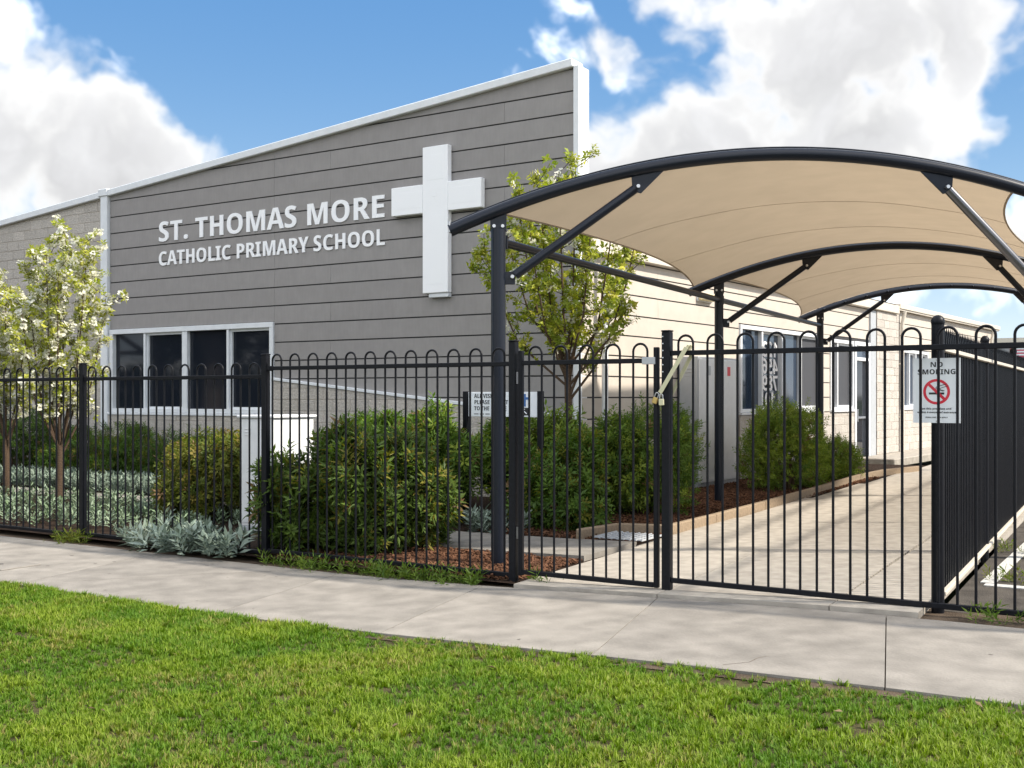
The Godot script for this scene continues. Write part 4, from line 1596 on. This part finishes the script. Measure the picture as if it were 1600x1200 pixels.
func plants() -> void:
	var narrow := [sprig(1, 12, 0.15, 0.10, 0.024, 0.7), sprig(2, 13, 0.13, 0.078, 0.024, 0.75), sprig(3, 15, 0.12, 0.055, 0.014, 0.65)]
	var deep := Color(0.07, 0.135, 0.026)
	var green := Color(0.15, 0.25, 0.042)
	var lime := Color(0.32, 0.4, 0.06)
	var olive := Color(0.22, 0.22, 0.035)
	var bronze := Color(0.30, 0.19, 0.04)
	# trimmed hedge in front of the front wall
	shrub("hedge_shrub", "tall dark green hedge shrub against the pale block wall", Vector3(-19.9, 0, -13.3), Vector3(1.35, 1.45, 0.9), 2800, narrow[2], deep, Color(0.085, 0.14, 0.02), green)
	shrub("hedge_shrub", "low clipped hedge mound below the left half of the front window", Vector3(-17.2, 0, -13.3), Vector3(1.7, 1.08, 0.85), 3000, narrow[2], deep, green, olive)
	shrub("hedge_shrub", "low clipped hedge mound below the right half of the front window", Vector3(-15.0, 0, -13.4), Vector3(1.35, 1.08, 0.8), 2600, narrow[2], deep, green, olive)
	# shrubs along the fence
	shrub("bronze_shrub", "rounded olive and bronze shrub beside the free-standing white cabinet", Vector3(-10.75, 0, -10.1), Vector3(0.98, 1.12, 0.8), 3000, narrow[1], olive, Color(0.11, 0.16, 0.03), Color(0.25, 0.2, 0.04))
	shrub("overgrown_shrub", "large overgrown shrub pushing through the fence at the footpath", Vector3(-6.98, -0.03, -8.75), Vector3(0.7, 1.22, 0.72), 2800, narrow[0], Color(0.12, 0.185, 0.035), Color(0.075, 0.125, 0.025), Color(0.24, 0.22, 0.04))
	shrub("overgrown_shrub", "low sprawling shrub beside the lit side of the white cabinet", Vector3(-7.62, -0.03, -8.5), Vector3(0.5, 0.95, 0.6), 1500, narrow[0], Color(0.12, 0.185, 0.035), Color(0.075, 0.125, 0.025), olive)
	shrub("overgrown_shrub", "loose shrub behind the trunk of the leafy tree", Vector3(-6.55, 0, -13.0), Vector3(0.75, 1.3, 0.6), 1700, narrow[1], green, lime, deep)
	shrub("overgrown_shrub", "shrub between the white cabinet and the visitor sign", Vector3(-8.35, 0, -10.95), Vector3(0.95, 1.38, 0.6), 2200, narrow[0], green, Color(0.1, 0.17, 0.03), lime)
	shrub("overgrown_shrub", "shrub at the foot of the visitor sign", Vector3(-7.1, 0, -12.1), Vector3(0.9, 1.36, 0.65), 2000, narrow[0], green, lime, deep)
	shrub("overgrown_shrub", "shrub growing against the low block base of the dark wall", Vector3(-9.7, 0, -12.6), Vector3(1.3, 1.3, 0.8), 2200, narrow[0], deep, green, lime)
	shrub("bed_shrub", "shrub round the trunk of the leafy tree", Vector3(-6.25, 0, -11.25), Vector3(0.62, 1.15, 0.5), 1500, narrow[1], green, deep, olive)
	shrub("bed_shrub", "dense fine-leaved shrub between the leafy tree and the second canopy post", Vector3(-6.12, 0, -13.4), Vector3(0.72, 1.48, 0.85), 3000, narrow[2], green, Color(0.15, 0.24, 0.05), lime)
	shrub("bed_shrub", "bright green shrub below the window with painted numbers", Vector3(-5.68, 0, -17.9), Vector3(0.62, 1.55, 1.15), 3400, narrow[2], Color(0.2, 0.3, 0.045), lime, green)
	shrub("bed_shrub", "small loose shrub at the end of the mulch bed", Vector3(-5.6, 0, -20.6), Vector3(0.42, 0.8, 0.8), 1500, narrow[2], Color(0.2, 0.28, 0.045), lime, green)
	# silver ground cover
	var silver := sprig(21, 15, 0.15, 0.095, 0.026, 0.62)
	var s1 := Color(0.19, 0.25, 0.19)
	var s2 := Color(0.29, 0.35, 0.28)
	var far_band := carpet("silver_groundcover", silver, M.silver_leaf, 1000, func() -> Vector3: return Vector3(rng.randf_range(-19, -11.6), 0.0, rng.randf_range(-12.7, -11.5)), s1, s2, 0.9, 1.5)
	meta(far_band, "band of silver-grey lamb's ear below the clipped hedge", "ground cover", "", "stuff")
	var near_band := carpet("silver_groundcover", silver, M.silver_leaf, 520, func() -> Vector3: return Vector3(rng.randf_range(-16.5, -9.7), -0.01, rng.randf_range(-10.6, -8.15)), Color(0.15, 0.22, 0.11), Color(0.3, 0.37, 0.27), 0.7, 1.25)
	meta(near_band, "silver-green lamb's ear spreading along the inside of the fence", "ground cover", "", "stuff")
	for q in [[-9.0, -7.82, 0.34, "clump of silver lamb's ear spilling through the fence onto the footpath", 46], [-8.35, -7.72, 0.25, "smaller silver lamb's ear clump beside the fence post", 32], [-6.75, -10.6, 0.2, "silver-leaved clump behind the first canopy post", 26]]:
		var o := thing("silver_clump", Vector3(q[0], -0.04, q[1]), q[3], "plant")
		var xfs := []
		var cols := []
		for i in q[4]:
			var a := rng.randf() * TAU
			var r: float = sqrt(rng.randf()) * q[2]
			var out := Vector3(cos(a), 0, sin(a))
			xfs.append(Transform3D(turned(Vector3.UP + out * r * 2.2 + ball_point() * 0.3, rng.randf() * TAU, rng.randf_range(1.0, 1.8)), out * r * Vector3(1.5, 1, 0.8)))
			cols.append(mix(s1, Color(0.36, 0.43, 0.36), rng.randf()))
		scatter("leaves", silver, M.silver_leaf, xfs, cols, o)
	# weeds along the fence foot
	var weed := sprig(33, 11, 0.12, 0.075, 0.014, 0.6)
	for q in [[-10.5, -7.72, 0.22, "yellow-green weed at the foot of a fence post", 70], [-6.35, -7.7, 0.3, "leafy green weed under the overgrown shrub", 80], [-5.75, -7.68, 0.3, "spreading green weed at the fence foot left of the gate", 95], [-5.25, -7.66, 0.22, "low green weed close to the gate hinge post", 60], [-7.1, -7.66, 0.3, "straggling weed below the overgrown shrub", 70], [-4.62, -7.95, 0.1, "tuft of weed by the gate stile", 22], [-1.15, -9.6, 0.16, "yellow weed tuft at the foot of the spear-top fence", 40], [-1.3, -11.4, 0.14, "yellow weed tuft further along the spear-top fence", 34], [-1.0, -7.78, 0.2, "thin weeds under the wide gate by the car park", 30]]:
		var o := thing("weed", Vector3(q[0], gy(q[0]) - 0.01, q[1]), q[3], "weed")
		var yellow: bool = "yellow" in q[3]
		carpet("leaves", weed, M.leaf, q[4] * 6 / 10, func() -> Vector3: return Vector3(rng.randfn(0, q[2] * 0.75), 0.0, rng.randfn(0, 0.08)), Color(0.2, 0.2, 0.03) if yellow else Color(0.08, 0.15, 0.025), Color(0.16, 0.23, 0.035), 0.25, 1.15, 0.9, o)
	# trees
	var y1 := Color(0.54, 0.53, 0.09)
	var y2 := Color(0.40, 0.45, 0.07)
	pear("white-blossomed pear tree standing between the fence and the hedge", Vector3(-13.9, 0, -9.97), 0.85, 4.0, Vector3(0.64, 1.3, 0.64), 2.55, 12, 1150, 2500, y1, y2, Color(0.42, 0.42, 0.08), Vector3(0.03, 0, 0))
	pear("shorter blossoming pear tree at the end of the garden bed", Vector3(-15.35, 0, -10.1), 0.9, 3.4, Vector3(0.5, 1.0, 0.5), 2.3, 8, 600, 1300, y1, y2, Color(0.42, 0.42, 0.08), Vector3(-0.02, 0, 0))
	pear("leafy pear tree with yellow-green leaves beside the shade canopy", Vector3(-6.9, 0, -12.6), 2.1, 4.7, Vector3(1.2, 1.5, 0.95), 2.9, 16, 2300, 420, Color(0.44, 0.46, 0.055), Color(0.25, 0.32, 0.045), Color(0.56, 0.53, 0.08), Vector3(-0.015, 0, 0))
	# bark mulch
	var chip := box_mesh(Vector3(0.055, 0.008, 0.016), 0.0)
	var mulch := carpet("bark_mulch", chip, M.chips, 26000, func() -> Vector3:
		if rng.randf() < 0.25:
			return Vector3(rng.randf_range(-7.6, -4.85), rng.randf_range(-0.012, 0.014), rng.randf_range(-9.1, -7.85))
		return Vector3(rng.randf_range(-7.0, -4.98), rng.randf_range(-0.012, 0.016), rng.randf_range(-21.5, -10.5)), Color(0.06, 0.03, 0.018), Color(0.17, 0.085, 0.05), 0.5, 1.4, 0.8)
	meta(mulch, "reddish bark mulch chips covering the garden beds", "mulch", "", "stuff")
	# gum trees opposite, mirrored in the front window, plus an added hedge darkening that reflection
	var big := sprig(44, 12, 0.5, 0.36, 0.07, 0.8)
	var spots := [Vector3(-36, -0.1, 4.5), Vector3(-43, -0.1, 7.5), Vector3(-30, -0.1, 9.0)]
	var says := ["large gum tree across the street mirrored in the front window", "broad gum tree further along the street opposite", "gum tree with a thick trunk standing back from the street"]
	for n in 3:
		var gum := thing("gum_tree", spots[n], says[n], "tree")
		var st := mb()
		tube(st, [Vector3(0, -0.2, 0), Vector3(0.2, 3.0, 0), Vector3(0.1, 6.5, 0.2)], 0.5, 12, 0.32)
		var tips := []
		for i in 14:
			var a := i * 2.4
			var e := Vector3(cos(a) * rng.randf_range(2.0, 4.8), rng.randf_range(3.6, 10.0), sin(a) * rng.randf_range(2.0, 4.8))
			tube(st, [Vector3(0.1, rng.randf_range(2.6, 6.0), 0.1), e * 0.55 + Vector3(0, 1.8, 0), e], 0.16, 7, 0.03)
			tips.append(e)
		obj("trunk", st, M.gum_bark, gum)
		var xfs := []
		var cols := []
		for i in 3000:
			var p: Vector3 = tips[rng.randi() % tips.size()] + ball_point() * 1.6
			xfs.append(Transform3D(turned(ball_point() + Vector3.UP * 0.2, rng.randf() * TAU, rng.randf_range(0.6, 1.3)), p))
			cols.append(mix(Color(0.05, 0.08, 0.025), Color(0.11, 0.14, 0.05), rng.randf()))
		scatter("crown", big, M.leaf, xfs, cols, gum)
	for n in 6:  # unseen bush row, added so the window mirrors something dark
		shrub("added_hedge", "added unseen dark bush that deepens the front window reflection", Vector3(-52.0 + n * 4.4, -0.1, 13.0), Vector3(2.7, 3.4, 1.6), 900, big, Color(0.03, 0.05, 0.015), Color(0.06, 0.09, 0.025), deep, "added bushes for the window reflection", 7)


# ---------------------------------------------------------------- lawn
func lawn() -> void:
	var tufts := []
	for v in 3:
		var g := RandomNumberGenerator.new()
		g.seed = 90 + v
		var st := mb()
		for i in 13:
			var a := g.randf() * TAU
			var o := Vector3(cos(a), 0, sin(a))
			var root := o * g.randf_range(0.0, 0.022)
			var h := g.randf_range(0.03, 0.062)
			var lean := g.randf_range(0.1, 0.75)
			var w := g.randf_range(0.0022, 0.0036)
			var side := o.cross(Vector3.UP).rotated(Vector3.UP, g.randf_range(-0.9, 0.9)) * w
			var m1 := root + o * h * lean * 0.4 + Vector3(0, h * 0.62, 0)
			var tp := root + o * h * lean * 1.1 + Vector3(0, h * (1.0 - 0.25 * lean), 0)
			var sh := g.randf_range(0.75, 1.15)
			st.set_color(Color(sh, sh, sh))
			var n := (Vector3.UP * 0.7 - o * 0.5).normalized()
			quad(st, root - side, root + side, m1 + side * 0.8, m1 - side * 0.8, n)
			tri(st, m1 - side * 0.8, m1 + side * 0.8, tp, n)
		tufts.append(st.commit())
	var patch := FastNoiseLite.new()
	patch.seed = 8
	patch.frequency = 0.9
	patch.fractal_octaves = 3
	var wear := FastNoiseLite.new()
	wear.seed = 15
	wear.frequency = 1.6
	wear.fractal_octaves = 3
	var xfs := [[], [], []]
	var cols := [[], [], []]
	for i in 150000:
		var x := rng.randf_range(-15.0, 3.2)
		var z := rng.randf_range(-5.78, -0.6)
		if Vector2(x, z).length() < 1.2:
			continue
		var edge := z + 5.71 + 0.07 * patch.get_noise_2d(x * 1.7, 3.0)
		if edge < 0.0:
			continue
		var n := patch.get_noise_2d(x, z)
		var bare := wear.get_noise_2d(x * 0.8, z * 1.5)
		# worn earth close to the footpath here and there
		var worn := smoothstep(0.9, 0.1, edge) * (1.0 if x > -2.6 else 0.55)
		if bare > 0.5 - worn * 0.42 and rng.randf() < 0.8:
			continue
		var sc := 0.66 + 0.3 * n + rng.randf_range(-0.18, 0.22)
		if x < -5.0 and edge < 1.1:
			sc += 0.35
		var c := mix(Color(0.115, 0.23, 0.02), Color(0.24, 0.32, 0.03), clampf(0.5 + n * 1.1 + rng.randf_range(-0.35, 0.35), 0.0, 1.0))
		if rng.randf() < 0.05 + 0.35 * smoothstep(0.1, 0.5, wear.get_noise_2d(x * 0.45 + 40.0, z * 0.6)):
			c = mix(Color(0.34, 0.30, 0.10), c, rng.randf() * 0.6)
		var v := rng.randi() % 3
		xfs[v].append(Transform3D(turned(Vector3.UP + ball_point() * 0.35, rng.randf() * TAU, maxf(0.36, sc)), Vector3(x, gy(x) - 0.022, z)))
		cols[v].append(c)
	for v in 3:
		var o := scatter("lawn_grass", tufts[v], M.grass, xfs[v], cols[v])
		meta(o, "short bright green grass growing on the street lawn", "grass", "lawn grass", "stuff")
	# dry leaves lying on the lawn
	var dry := mb()
	leaf(dry, Vector3.ZERO, Vector3(1, 0.1, 0), Vector3.UP, 0.06, 0.026, 1.0, 0.3)
	var dl := carpet("fallen_leaves", dry.commit(), M.chips, 70, func() -> Vector3:
		var x := rng.randf_range(-12, 2.5)
		return Vector3(x, gy(x) + 0.02, rng.randf_range(-5.6, -1.5)), Color(0.09, 0.06, 0.035), Color(0.2, 0.145, 0.09), 0.5, 1.1, 0.6)
	meta(dl, "dry brown leaves scattered over the grass", "leaves", "", "stuff")
